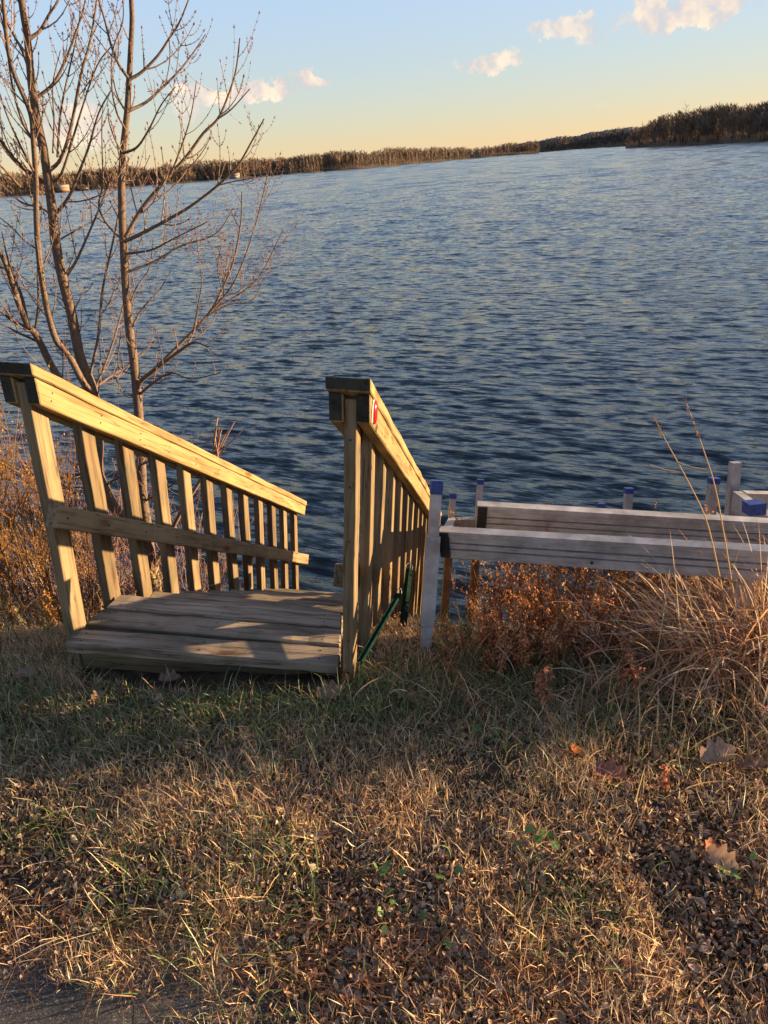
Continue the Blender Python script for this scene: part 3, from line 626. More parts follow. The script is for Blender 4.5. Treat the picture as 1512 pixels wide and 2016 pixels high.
#PLANTS
# ------------------------------------------------------------------ the tree behind the left handrail
TY = 4.55
def trace(pts, s=2.52, y=TY, dy=0.0, oy=0):
    n = len(pts); out = []
    for i, (a, b) in enumerate(pts): out.append(aty(a / s, b / s + oy, y + dy * i / max(1, n - 1)))
    return np.array(out)
def smooth(P, k=4):
    P = np.asarray(P); n = len(P)
    if n < 3: return np.array([P[0] * (1 - t) + P[-1] * t for t in np.linspace(0, 1, 2 + k)])
    Q = [P[0] * 2 - P[1]] + list(P) + [P[-1] * 2 - P[-2]]; out = []
    for i in range(1, n):
        a, b, c, d = Q[i - 1], Q[i], Q[i + 1], Q[i + 2]
        for j in range(k):
            t = j / k; out.append(.5 * (2 * b + (c - a) * t + (2 * a - 5 * b + 4 * c - d) * t * t + (3 * b - a - 3 * c + d) * t ** 3))
    out.append(P[-1]); return np.array(out)
BK = np.array([.155, .105, .072]); TWC = np.array([.22, .155, .11])
def twig(mb, p, d, ln, r, tr, depth=0, c=TWC):
    """a curved twig turning upward, with buds and small side pairs"""
    n = 6; P = [p]; q = N_(d); k = tr.normal(0, .05, 3)
    for i in range(n):
        q = N_(q + np.array([0, 0, .17 + .06 * tr.random()]) + k * .6 + tr.normal(0, .035, 3)); P.append(P[-1] + q * ln / n)
    R = np.linspace(r, r * .45, n + 1); mb.tube(P, R, 4 if r > .003 else 3, c * (.8 + .4 * tr.random()))
    e = P[-1]; mb.tube([e, e + q * .008, e + q * .018], [r * .5, r * 1.0 + .0012, .0004], 4, (.16, .06, .05))
    for i in range(1, n + 1):
        if tr.random() < .8:
            a = N_(np.cross(q, tr.normal(0, 1, 3)))
            for s in (1, -1):
                b = P[i] + a * s * r * .8; mb.tube([b, b + (a * s + q) * .006], [.0019, .0006], 3, (.15, .06, .05))
    if depth < 1 and ln > .18:
        for i in (2, 3, 4, 5):
            if tr.random() < .32:
                a = N_(np.cross(q, tr.normal(0, 1, 3)))
                for s in (1, -1):
                    if tr.random() < .8: twig(mb, P[i], q * .55 + a * s, ln * (.22 + .3 * tr.random()), r * .6, tr, depth + 1, c)
def branch_mesh(P, r0, r1, tr, side=1.0, tl=.28, gap=.10, k=6, c=BK, start=.12):
    mb = MB(); P = smooth(P, 5); n = len(P); R = np.linspace(r0, r1, n); mb.tube(P, R, k, np.clip(np.repeat((c[None] * (1 - np.linspace(0, .25, n))[:, None]), k, 0), 0, 1)[:len(P) * k])
    L_ = np.concatenate([[0], np.cumsum(np.linalg.norm(np.diff(P, axis=0), axis=1))]); T = L_[-1]; s = T * start + gap * .5
    while s < T * .99:
        i = min(n - 2, int(np.searchsorted(L_, s)) - 1); q = N_(P[i + 1] - P[i]); a = N_(np.cross(q, tr.normal(0, 1, 3) + np.array([0, 1.2, 0]) * tr.normal()))
        for sg in (1, -1):
            if tr.random() < .78 * side:
                ln = tl * (.4 + .8 * tr.random()) * (1.15 - .5 * s / T); twig(mb, P[i], a * sg * .75 + q * (.55 + .5 * tr.random()), ln, max(.0017, min(.005, R[i] * .5)), tr)
        s += gap * (.7 + .7 * tr.random())
    return mb
tree = empty('young_maple_tree', tuple(atz(298, 1165, -1.45)), 'leafless multi-stemmed young tree growing behind the left handrail', 'tree'); tM = tree.matrix_basis = Matrix.Translation(tuple(atz(298, 1165, -1.45)))
tr = np.random.default_rng(21)
def treepart(name, mb, m=M_BARK):
    me = mb.mesh(name, m, True); o = bpy.data.objects.new(name, me); link(o, tree); o.matrix_basis = tM.inverted(); return o
def px(pts, y=TY, dy=0.): return np.array([aty(a, b, y + dy * i / max(1, len(pts) - 1)) for i, (a, b) in enumerate(pts)])
stemA = np.concatenate([px([(298, 1168), (292, 1120), (262, 1050), (228, 1004), (205, 960), (192, 925), (193, 870), (184, 775)]), trace([(400, 1780), (355, 1560), (310, 1380), (275, 1200), (262, 1070), (240, 900), (215, 740), (185, 600), (160, 440), (150, 340), (135, 180), (115, 60), (100, -60), (90, -300)], dy=-.2)])
stemB = np.concatenate([px([(302, 1168), (298, 1110), (290, 1040), (281, 978), (278, 911), (274, 830), (270, 780)]), trace([(665, 1800), (645, 1660), (630, 1500), (620, 1350), (612, 1200), (605, 1050), (603, 900), (610, 760), (622, 640), (632, 540), (640, 400), (648, 250), (655, 100), (650, -50), (655, -300)], dy=.25)])
def radii(P, r0, r1, k=5): n = (len(P) - 1) * k + 1; return r0 + (r1 - r0) * np.linspace(0, 1, n) ** .8
def stem(name, P, r0, r1, side=.8, tl=.34, gap=.17, start=.3):
    mb = branch_mesh(P, r0, r1, tr, side, tl, gap, 10 if r0 > .03 else 7, BK, start); return treepart(name, mb)
stem('trunk', stemA, .042, .014); stem('trunk', stemB, .036, .011)
stem('trunk', np.concatenate([stemA[7:8], trace([(415, 1900), (340, 1760), (280, 1690), (240, 1560), (210, 1400), (190, 1240), (180, 1080), (178, 900), (165, 700), (150, 560), (75, 380), (40, 250), (20, 60), (0, -150)], y=TY - .1, dy=-.35)]), .022, .008, start=.15)
stem('trunk', np.concatenate([stemA[6:7], trace([(270, 1840), (210, 1720), (170, 1650), (140, 1620), (90, 1500), (50, 1370), (10, 1270), (-60, 1150), (-160, 950)], y=TY, dy=-.3)]), .025, .010, start=.15)
br = [  # traced from the picture, pixels of the 2.52x enlargement; r0, dy
 ([(170, 1650), (180, 1600), (190, 1500), (187, 1350), (185, 1240), (172, 1000)], .011, .1),
 ([(140, 1620), (110, 1480), (80, 1400), (40, 1290), (10, 1150)], .013, -.2),
 ([(140, 1625), (60, 1590), (0, 1540), (-80, 1480)], .012, -.3), ([(200, 1700), (90, 1650), (0, 1600)], .010, -.2),
 ([(685, 1930), (700, 1890), (760, 1840), (880, 1750), (960, 1700), (1035, 1720)], .020, -.15),
 ([(690, 1960), (760, 1900), (850, 1850), (950, 1880), (1095, 1850)], .011, -.3),
 ([(740, 1860), (860, 1740), (960, 1640), (1040, 1550), (1100, 1440), (1160, 1290), (1195, 1100), (1200, 950)], .014, .3),
 ([(1040, 1550), (1150, 1420), (1220, 1260), (1280, 1070), (1340, 810)], .008, .1), ([(1045, 1545), (1200, 1450), (1290, 1370), (1405, 1140)], .007, .2),
 ([(1040, 1560), (1140, 1510), (1250, 1490), (1300, 1405)], .006, .1), ([(1100, 1440), (1080, 1340), (1090, 1240)], .004, 0), ([(960, 1640), (985, 1500), (1000, 1380), (970, 1150)], .006, -.1),
 ([(615, 1200), (720, 1150), (850, 1080), (950, 1020), (1080, 920), (1180, 820), (1250, 700), (1310, 590)], .013, -.1),
 ([(620, 1180), (700, 1040), (790, 930), (850, 860), (930, 770), (1010, 660), (1080, 590), (1130, 480), (1170, 350), (1190, 190)], .015, .2),
 ([(850, 860), (910, 700), (950, 560), (975, 400)], .007, 0), ([(1080, 590), (1150, 540), (1240, 440)], .006, 0), ([(1080, 920), (1160, 900), (1250, 885)], .004, -.1),
 ([(640, 395), (700, 360), (780, 280), (840, 190), (890, 110), (935, 0), (960, -80)], .011, .1), ([(628, 555), (720, 510), (800, 440), (890, 350), (960, 260), (1020, 170)], .011, .3),
 ([(840, 195), (842, 300), (820, 430)], .004, 0), ([(610, 760), (680, 730), (740, 640), (800, 520), (870, 430)], .009, -.2),
 ([(635, 385), (590, 320), (550, 220), (520, 100), (490, 0), (470, -90)], .011, -.2), ([(620, 545), (585, 480), (565, 410), (550, 330)], .007, 0), ([(605, 755), (570, 690), (540, 600), (538, 540)], .006, -.1), ([(622, 640), (580, 560), (555, 430), (560, 250), (610, 100), (605, -60)], .007, -.2),
 ([(605, 1190), (530, 1110), (490, 1020), (510, 900), (505, 640), (512, 520)], .009, .2), ([(618, 1260), (750, 1240), (850, 1190), (1030, 1100)], .009, -.2), ([(630, 1350), (760, 1300), (900, 1220), (1070, 1160), (1160, 1030)], .009, .15),
 ([(610, 900), (690, 880), (745, 770)], .005, .1), ([(645, 1650), (700, 1540), (790, 1440), (850, 1340)], .008, .2), ([(650, 1500), (680, 1420), (740, 1330), (760, 1180)], .006, .1),
 ([(150, 190), (200, 150), (245, 70), (290, 0), (310, -80)], .013, .1), ([(150, 360), (110, 250), (60, 160), (20, 80), (0, 20)], .011, -.1), ([(175, 490), (260, 420), (320, 310), (370, 180), (410, 60), (430, -40)], .012, .1),
 ([(240, 850), (300, 790), (350, 640), (400, 380), (450, 190), (480, 0), (490, -80)], .014, .2), ([(238, 910), (150, 860), (60, 780), (0, 690), (-60, 600)], .020, -.2), ([(245, 960), (120, 940), (40, 860), (-30, 790)], .012, -.3),
 ([(268, 1070), (340, 980), (390, 860), (440, 730), (490, 560), (550, 450)], .013, -.15), ([(330, 1370), (380, 1290), (430, 1180), (490, 1040), (530, 930), (560, 860)], .011, .1), ([(265, 900), (300, 870), (340, 760), (400, 560), (480, 330), (560, 220)], .011, -.1),
 ([(450, 1850), (490, 1650), (510, 1430), (560, 1200), (600, 1000), (640, 780)], .012, .3), ([(470, 1930), (540, 1760), (590, 1600), (615, 1500), (660, 1380)], .010, .4), ([(460, 1930), (560, 1860), (650, 1800), (780, 1690)], .010, .5),
 ([(215, 740), (170, 700), (110, 600), (60, 420), (30, 200), (0, 60)], .011, -.2), ([(262, 1070), (200, 1030), (100, 1000), (0, 900)], .011, .1), ([(190, 1240), (130, 1200), (60, 1130), (0, 1080)], .007, -.1),
 ([(180, 880), (100, 720), (30, 560), (-20, 400)], .008, -.3), ([(355, 1560), (300, 1480), (200, 1440), (60, 1330)], .006, .2), ([(275, 1200), (400, 1130), (520, 1060), (600, 960)], .006, .3), ([(262, 760), (268, 600), (262, 420), (300, 250)], .006, .1),
 ([(285, 780), (300, 560), (345, 340), (390, 130), (400, -60)], .008, .3), ([(672, 1860), (610, 1840), (585, 1790), (600, 1640)], .007, -.1), ([(690, 1960), (620, 1960), (560, 1850)], .006, -.1)]
for pts, r0, dy in br:
    P = trace(pts, dy=dy); mb = branch_mesh(P, r0 * .88, max(.0026, r0 * .28), tr, .72, .34, .10, 6, BK * 1.0, .10); treepart('branch', mb)
# lower side limbs seen through the railing
for pts, r0 in (([(192, 925), (150, 935), (105, 940), (40, 925), (-40, 880)], .014), ([(215, 985), (160, 960), (60, 970), (-20, 975)], .008), ([(200, 960), (250, 930), (300, 905), (360, 880), (425, 870)], .009), ([(281, 990), (330, 960), (380, 930), (420, 900)], .007), ([(290, 1050), (340, 1010), (390, 985)], .006)):
    treepart('branch', branch_mesh(px(pts, dy=-.2), r0, .003, tr, .9, .25, .10, 6, BK * .9, .05))
mb = MB()
for k in range(26):
    a = tr.random() * 6.28; b = np.array(px([(300, 1140)])[0]) + np.array([cos(a) * .055, sin(a) * .055, tr.normal(0, .05)]); mb.tube([b, b + np.array([cos(a) * .012, sin(a) * .012, .03])], [.02, .006], 5, (.30, .22, .10))
mb.tube(px([(303, 1195), (300, 1160), (297, 1112)]), [.075, .068, .055], 12, (.28, .20, .10)); treepart('root_flare', mb)

# ------------------------------------------------------------------ bare shrubs on the bank
def shrub(name, base, n, h, spread, label, seed, c=(.22, .13, .11), r=.0035, tdens=1.0, cat='shrub'):
    tr = np.random.default_rng(seed); mb = MB(); c = np.array(c)
    for k in range(n):
        a = tr.random() * 6.28; t = spread * tr.random() ** .7; b = np.asarray(base) + np.array([cos(a) * .14 * tr.random(), sin(a) * .12 * tr.random(), -.05]); d = N_([cos(a) * t, sin(a) * t * .8, .8]); ln = h * (.5 + .6 * tr.random())
        P = [b]; q = d
        for i in range(7): q = N_(q + np.array([0, 0, .05]) + tr.normal(0, .12, 3)); P.append(P[-1] + q * ln / 7)
        rr = r * (.6 + .8 * tr.random()); cc = c * (.7 + .6 * tr.random()); mb.tube(P, np.linspace(rr, rr * .35, 8), 3, cc)
        for i in range(2, 8):
            for s in range(2):
                if tr.random() < .6 * tdens: twig(mb, P[i], N_(tr.normal(0, 1, 3)) * .9 + q * .5, ln * (.10 + .16 * tr.random()), rr * .45, tr, 1, cc)
    o = obj(name, mb.mesh(name, M_TWIG)); return tag(o, label, cat)
def bank(px_, py_, Y): p = aty(px_, py_, Y); return np.array([p[0], Y, float(gz(p[0], Y))])
shrub('bare_shrub', bank(330, 1120, 4.9), 65, 1.25, 1.0, 'thin twiggy shrub right of the tree foot, over the water', 31, (.27, .18, .14))
shrub('bare_shrub', bank(180, 1120, 4.8), 90, 1.5, .9, 'tangled thin shrub between the two tree trunks and the railing', 32, (.25, .14, .11))
shrub('bare_shrub', bank(70, 1100, 4.6), 80, 1.3, .9, 'thin reddish shrub behind the left handrail post', 33, (.23, .14, .10))
shrub('bare_shrub', bank(250, 1130, 4.0), 60, .6, 1.3, 'low pale tangle of arching stems under the left handrail', 34, (.30, .21, .15), .003)
shrub('bare_shrub', bank(120, 1150, 3.6), 60, .65, 1.4, 'pale arching stems beside the first left pickets', 35, (.32, .22, .14), .003)
shrub('bare_shrub', bank(380, 1140, 4.3), 40, .55, 1.4, 'low twigs beyond the middle of the left pickets', 36, (.28, .19, .14), .003)
# cut stubs
mb = MB(); b0 = aty(420, 905, 4.5)
for k in range(13):
    e = b0 + np.array([.02 + .018 * k * tr.random() + .03, tr.normal(0, .04), .17 + .10 * tr.random()]); mb.tube([b0 + tr.normal(0, .015, 3), (b0 + e) / 2 + tr.normal(0, .012, 3), e], [.007, .006, .0045], 5, (.30, .18, .13))
mb.tube([aty(300, 1120, 4.55), aty(360, 1000, 4.5), b0], [.018, .015, .012], 6, (.2, .13, .09))
tag(obj('pruned_shrub', mb.mesh('pruned_shrub', M_TWIG)), 'pruned shrub with a fan of cut stubs above the left handrail', 'shrub')

# ------------------------------------------------------------------ grass and litter
def blades(pos, length, width, az, tilt, curl, col, nseg=3, jitter=.0, widest=.25, face=None, rs=None):
    rs = rs or rng; n = len(pos); length = np.broadcast_to(length, n); width = np.broadcast_to(width, n); seg = length / nseg
    P = [np.array(pos, float)]; th = np.array(tilt, float); A = np.array(az, float)
    for i in range(nseg):
        hx = np.sin(th) * np.sin(A); hy = np.sin(th) * np.cos(A); P.append(P[-1] + np.stack([hx, hy, np.cos(th)], -1) * seg[:, None]); th = th + curl / nseg; A = A + jitter * rs.normal(0, 1, n)
    fa = (np.array(az) + (face if face is not None else rs.normal(0, 1.0, n))); sd_ = np.stack([np.cos(fa), -np.sin(fa), 0 * fa + .15 * rs.normal(0, 1, n)], -1)
    V = []; 
    for i in range(nseg):
        t = i / nseg; wd = width * (.7 + .3 * min(1, t / widest)) * (1 - .55 * max(0, t - widest)); V += [P[i] - sd_ * wd[:, None] / 2, P[i] + sd_ * wd[:, None] / 2]
    V.append(P[-1]); V = np.stack(V, 1); m = 2 * nseg + 1; base = np.arange(n)[:, None] * m
    Q = np.concatenate([base + np.array([[2 * i, 2 * i + 1, 2 * i + 3, 2 * i + 2]]) for i in range(nseg - 1)]) if nseg > 1 else np.zeros((0, 4), int)
    T = base + np.array([[2 * nseg - 2, 2 * nseg - 1, 2 * nseg]]); C = np.repeat(col, m, 0)
    return V.reshape(-1, 3), Q, T, C
def stuffmesh(name, parts, m, label=None, cat=None):
    mb = MB()
    for V, Q, T, C in parts: mb.add(V, Q, T, C)
    o = obj(name, mb.mesh(name, m)); return tag(o, label, cat, kind='stuff')
def pal(cols, n, w=None, var=.2):
    c = np.array(cols); i = rng.choice(len(c), n, p=w); return np.clip(c[i] * (1 + var * rng.normal(0, 1, (n, 1))) * (1 + .05 * rng.normal(0, 1, (n, 3))), .005, .9)
STRAW = [(.74, .52, .30), (.68, .44, .24), (.84, .67, .43), (.48, .29, .15), (.64, .42, .23)]
GREENS = [(.105, .165, .045), (.15, .19, .055), (.075, .12, .04), (.20, .22, .08), (.30, .25, .11)]
def scatter(n, x0, x1, y0, y1, dens):
    x = rng.uniform(x0, x1, n * 3); y = y0 + (y1 - y0) * rng.random(n * 3) ** 1.0; k = rng.random(n * 3) < np.clip(dens(x, y), 0, 1); x, y = x[k][:n], y[k][:n]; return x, y
def wedge(x, y): return (np.abs(x - .12 * y) < .75 + .82 * y).astype(float)   # the part of the bank the photo sees, with a margin
ASPH = lambda x, y: (y < .90 + .02 * np.sin(x * 14)) & (x < -.47 + .04 * np.sin(y * 30))
deckx0, deckx1 = -1.12, -.16
def under(x, y): return (x > deckx0 + .03) & (x < deckx1 - .02 + .15 * (y - 1.8)) & (y > 1.98 - .28 * (x + 1.15)) 
def greenness(x, y):
    g = np.exp(-((y - 1.76 - .05 * np.sin(x * 3)) / .20) ** 2) * 1.3
    g = np.maximum(g, .55 * np.exp(-(((x - .55) / .5) ** 2 + ((y - 1.75) / .3) ** 2))); g = np.maximum(g, .35 * (vnoise(x, y, 3.1, 21) > .75))
    return np.clip(g * (.55 + .8 * vnoise(x, y, 5, 22)), 0, 1)
# short dead stubble
n = 200000; x, y = scatter(n, -2.3, 2.4, .62, 2.5, lambda x, y: wedge(x, y) * ~under(x, y) * np.where(ASPH(x, y), .0, 1) * np.clip(.22 + 1.3 * (vnoise(x, y, 4.5, 8) - .30) + .6 * (vnoise(x, y, 16, 18) - .3), .12, 1) * (1 - .55 * greenness(x, y)))
n = len(x); tuft = vnoise(x, y, 30, 4)
az = rng.uniform(0, 6.28, n); tl = np.abs(rng.normal(.7, .45, n)); ln = rng.gamma(3.0, .0085, n) * (.7 + .7 * vnoise(x, y, 4.5, 8))
parts = [blades(np.stack([x, y, gz(x, y) - .002], -1), np.clip(ln, .012, .12), rng.uniform(.0010, .0027, n), az, tl, rng.normal(.5, .6, n), pal(STRAW, n, [.3, .25, .12, .18, .15], .25), 3, .25)]
# matted long strands
n = 6000; x, y = scatter(n, -2.3, 2.4, .7, 2.6, lambda x, y: wedge(x, y) * ~under(x, y) * np.where(ASPH(x, y), .02, 1) * np.clip(2.2 * (vnoise(x, y, 2.6, 31) - .42) + .6 * (y > 1.6), .04, 1)); n = len(x)
parts.append(blades(np.stack([x, y, gz(x, y) + rng.uniform(0, .02, n)], -1), rng.gamma(4, .015, n), rng.uniform(.0009, .0017, n), rng.normal(4.4, 1.6, n), rng.normal(1.0, .35, n), rng.normal(.6, .5, n), pal(STRAW, n, [.35, .15, .35, .05, .1], .2), 6, .12))
stuffmesh('dry_grass', parts, M_GRASS, 'short dead straw coloured lawn grass with matted strands', 'grass')
n = 38000; x, y = scatter(n, -2.3, 2.4, .8, 2.5, lambda x, y: wedge(x, y) * ~under(x, y) * np.where(ASPH(x, y), 0, 1) * (.004 + greenness(x, y))); n = len(x)
parts = [blades(np.stack([x, y, gz(x, y) - .002], -1), np.clip(rng.gamma(4, .0130, n) * (.6 + .9 * vnoise(x, y, 6, 41)), .015, .2), rng.uniform(.0014, .0030, n), rng.uniform(0, 6.28, n), np.abs(rng.normal(.5, .35, n)), rng.normal(.9, .5, n), pal(GREENS, n, [.3, .22, .2, .13, .15], .22), 4, .12)]
stuffmesh('green_grass', parts, M_GREENLEAF, 'longer green grass in front of the stairs', 'grass')
# curled dead leaves
def leaves(x, y, z, size, col, curl, seed=0, aspect=.30, flat=.5):
    n = len(x); r = np.random.default_rng(seed); us = np.linspace(0, 1, 4); prof = np.array([.25, 1, .8, .06]); vs3 = np.array([-1, 0, 1.]); ij = []
    u = np.repeat(us, 3)[None]; v = np.tile(vs3, 4)[None] * np.repeat(prof, 3)[None] * aspect; kap = (curl * r.uniform(.4, 1.6, n))[:, None]; kb = (r.normal(0, 1.4, n))[:, None]
    X_ = u - .5 + 0 * kap; a = v * kap; Yv = np.sin(a) / np.where(np.abs(kap) < .05, .05, kap); Zv = (1 - np.cos(a)) / np.where(np.abs(kap) < .05, .05, kap) + kb * (u - .5) ** 2 * .6 + r.normal(0, .05, (n, 12))
    P = np.stack([X_, Yv, Zv], -1) * size[:, None, None]; e = np.stack([r.normal(0, flat, n), r.normal(0, flat, n), r.uniform(0, 6.28, n)], -1); ca, sa = np.cos(e), np.sin(e)
    P1 = np.stack([P[..., 0], P[..., 1] * ca[:, None, 0] - P[..., 2] * sa[:, None, 0], P[..., 1] * sa[:, None, 0] + P[..., 2] * ca[:, None, 0]], -1)
    P2 = np.stack([P1[..., 0] * ca[:, None, 1] + P1[..., 2] * sa[:, None, 1], P1[..., 1], -P1[..., 0] * sa[:, None, 1] + P1[..., 2] * ca[:, None, 1]], -1)
    P3 = np.stack([P2[..., 0] * ca[:, None, 2] - P2[..., 1] * sa[:, None, 2], P2[..., 0] * sa[:, None, 2] + P2[..., 1] * ca[:, None, 2], P2[..., 2]], -1)
    V = P3 + np.stack([x, y, z], -1)[:, None]; q = np.array([[3 * i + j, 3 * i + j + 1, 3 * i + j + 4, 3 * i + j + 3] for i in range(3) for j in range(2)])
    Q = (np.arange(n)[:, None, None] * 12 + q[None]).reshape(-1, 4); return V.reshape(-1, 3), Q, np.zeros((0, 3), int), np.repeat(col, 12, 0)
LEAF = [(.27, .175, .11), (.36, .25, .165), (.20, .125, .08), (.45, .33, .22), (.30, .17, .095)]
n = 50000; x, y = scatter(n, -2.3, 2.4, .62, 2.3, lambda x, y: wedge(x, y) * ~under(x, y) * np.where(ASPH(x, y), .0, 1) * np.clip(.12 + 1.3 * (vnoise(x, y, 2.2, 51) - .25) * np.clip(1.9 - y, .15, 1) + .5 * np.exp(-((x - .6) / .5) ** 2 - ((y - 1.0) / .25) ** 2), 0.05, 1)); n = len(x)
parts = [leaves(x, y, gz(x, y) + rng.uniform(.002, .018, n), rng.gamma(6, .0019, n) + .004, pal(LEAF, n, None, .25), 3.0, 52, flat=.7)]
stuffmesh('leaf_litter', parts, M_LITTER, 'small curled brown dead leaves lying in the grass', 'leaves')
# pine needles
n = 5200; x, y = scatter(n, -1.3, 1.6, .62, 1.5, lambda x, y: np.exp(-((y - .95 + .12 * (x + .3)) / .09) ** 2) * (x < .3) + .07 * (y < 1.4) * ~ASPH(x, y)); n = len(x)
az = rng.normal(1.9, .8, n)
stuffmesh('pine_needles', [blades(np.stack([x, y, gz(x, y) + rng.uniform(.008, .03, n)], -1), rng.uniform(.05, .12, n), rng.uniform(.0009, .0015, n), az, rng.normal(1.52, .12, n), rng.normal(.1, .25, n), pal([(.30, .13, .06), (.36, .19, .10), (.24, .10, .05)], n, None, .2), 3, .12)], M_LITTER, 'fallen rusty pine needles along the asphalt edge', 'needles')
# asphalt corner
def asphalt():
    m, n, o = mat('asphalt'); L = n.links.new; tc = node(n, 'ShaderNodeTexCoord'); v = node(n, 'ShaderNodeTexVoronoi'); v.inputs['Scale'].default_value = 330; L(tc.outputs['Object'], v.inputs['Vector'])
    t = node(n, 'ShaderNodeTexNoise'); t.inputs['Scale'].default_value = 45; t.inputs['Detail'].default_value = 10; t.inputs['Roughness'].default_value = .85; L(tc.outputs['Object'], t.inputs['Vector'])
    sp = node(n, 'ShaderNodeSeparateColor'); L(v.outputs['Color'], sp.inputs[0]); r = ramp(n, sp.outputs[0], (.0, (.026, .022, .019)), (.7, (.065, .056, .047)), (.93, (.11, .10, .09)), (1, (.30, .27, .22)))
    r2 = ramp(n, t.outputs['Fac'], (.35, (.45, .45, .45)), (.6, (1.1, 1.1, 1.1))); x = node(n, 'ShaderNodeMix', data_type='RGBA', blend_type='MULTIPLY'); x.inputs[0].default_value = 1; L(r.outputs[0], x.inputs[6]); L(r2.outputs[0], x.inputs[7])
    p = node(n, 'ShaderNodeBsdfPrincipled'); p.inputs['Roughness'].default_value = .8; L(x.outputs[2], p.inputs['Base Color']); b = node(n, 'ShaderNodeBump'); b.inputs['Distance'].default_value = .004; L(t.outputs['Fac'], b.inputs['Height']); L(b.outputs[0], p.inputs['Normal']); L(p.outputs[0], o.inputs[0]); return m
gx = np.linspace(-3.2, -.18, 150); gyv = np.linspace(-2, 1.02, 150); GX, GY = np.meshgrid(gx, gyv)
edge = .925 - .10 * np.clip(GX + .60, 0, 1) + .015 * np.sin(GX * 11); ex = -.42 + .03 * np.sin(GY * 17)
d_ = np.minimum(edge - GY, ex - GX); GZ = gz(GX, GY) * .3 + .016 - .09 * np.clip(.02 - d_, 0, .4)
tag(obj('asphalt_path', grid_mesh('asphalt_path', GX, GY, GZ, asphalt())), kind='structure')

# ------------------------------------------------------------------ weeds, tall grass
def weed(mb, base, h, tr, col, lean_=(0, 0), nl=70, lf=.009, br_=7, sp=.22):
    b = np.asarray(base, float); P = [b]; q = N_([lean_[0] + tr.normal(0, .10), lean_[1] + tr.normal(0, .10), 1])
    for i in range(8): q = N_(q + tr.normal(0, .05, 3)); P.append(P[-1] + q * h / 8)
    col = np.asarray(col); st = col * .55; mb.tube(P, np.linspace(.0024, .0010, 9), 3, st); tips = [(P, .25)]
    for k in range(br_):
        i = tr.integers(3, 8); a = tr.random() * 6.28; d = N_([cos(a) * .7, sin(a) * .7, .7]); B = [P[i]]
        for j in range(4): d = N_(d + np.array([0, 0, .1]) + tr.normal(0, .08, 3)); B.append(B[-1] + d * h * sp * (.5 + .6 * tr.random()) / 3)
        mb.tube(B, np.linspace(.0014, .0007, 5), 3, st); tips.append((B, 0))
    Ls = []
    for k in range(nl):
        B, t0 = tips[tr.integers(0, len(tips))]; t = (t0 + (1 - t0) * tr.random()) * (len(B) - 1.001); i = int(t); p = B[i] * (1 - t + i) + B[i + 1] * (t - i)
        d = N_(tr.normal(0, 1, 3) + np.array([0, 0, -.1])); s = N_(np.cross(d, tr.normal(0, 1, 3))); l_ = lf * (.5 + 1.1 * tr.random()); w2 = l_ * .24
        V = [p, p + d * l_ * .5 + s * w2, p + d * l_ + np.array([0, 0, -l_ * .3]), p + d * l_ * .5 - s * w2]; mb.add(V, [(0, 1, 2, 3)], c=col * (.6 + .8 * tr.random()))
RUST = [(.44, .20, .085), (.50, .24, .10), (.36, .15, .07), (.54, .31, .14), (.34, .19, .10)]
GOLD = [(.50, .26, .07), (.44, .21, .06), (.54, .31, .10), (.38, .19, .07)]
def patch(name, n, region, hgt, cols, label, seed, nl=70, lf=.009, leanv=(0, 0), cat='weeds', sp=.22, br_=7):
    tr = np.random.default_rng(seed); mb = MB()
    for k in range(n):
        x, y = region(tr); h = hgt(x, y) * (.6 + .6 * tr.random()); weed(mb, (x, y, float(gz(x, y)) - .01), h, tr, cols[tr.integers(0, len(cols))], leanv, nl, lf, br_, sp)
    o = obj(name, mb.mesh(name, M_BRUSH)); return tag(o, label, cat, kind='stuff' if n > 24 else None)
# right bank: rust coloured weeds under and before the dock beams
patch('dry_weeds', 260, lambda t: (lambda x: (x, 2.0 + .7 * t.random()))(.40 + 1.3 * t.random() ** .8), lambda x, y: .36 + .34 * (y - 2.0), RUST, 'dense rust brown dried weeds on the bank below the dock beams', 61, 95, .010)
patch('dry_weeds', 190, lambda t: (.15 + 1.1 * t.random(), 1.78 + .26 * t.random()), lambda x, y: .11 + .20 * min(1, max(0, x - .35)), RUST + [(.22, .18, .07)], 'low dried brown weeds at the top of the bank before the dock', 62, 60, .009)
patch('dry_weeds', 46, lambda t: (.35 + .6 * t.random(), 2.7 + .8 * t.random()), lambda x, y: .42, RUST, 'thin dried stems on the lower bank between the dock legs', 63, 34, .010)
patch('dry_weeds', 50, lambda t: (-.1 + .32 * t.random(), 1.95 + 1.4 * t.random()), lambda x, y: .07, RUST + [(.25, .2, .07)], 'low brown growth along the foot of the right railing', 64, 60, .008)
patch('rusty_weeds', 230, lambda t: (.30 + 1.15 * t.random(), 1.80 + .30 * t.random()), lambda x, y: .15 + .16 * min(1, max(0, x - .3)) + .1 * (y - 1.8), [(.52, .23, .11), (.60, .30, .15), (.44, .19, .09), (.58, .36, .2)], 'upright rusty red weeds along the front of the bank before the dock beams', 68, 75, .010)
# left bank: golden brush
patch('golden_brush', 250, lambda t: (-1.42 - 1.5 * t.random() ** .8, 2.3 + 1.2 * t.random()), lambda x, y: .34 + .68 * min(1, max(0, (-x - 1.35) / .5)) + .25 * (y - 2.4), GOLD, 'dense golden orange brush on the bank left of the stairs', 65, 110, .009, (.05, 0), sp=.3, br_=9)
patch('golden_brush', 60, lambda t: (-1.22 - 1.3 * t.random(), 2.25 + .5 * t.random()), lambda x, y: .16, GOLD + [(.5, .4, .2)], 'low pale dried leaves at the left foot of the stairs', 66, 60, .014)
patch('golden_brush', 46, lambda t: (-1.25 - .9 * t.random(), 2.9 + 1.3 * t.random()), lambda x, y: .30, RUST, 'brown low brush seen through the left pickets', 67, 60, .012)
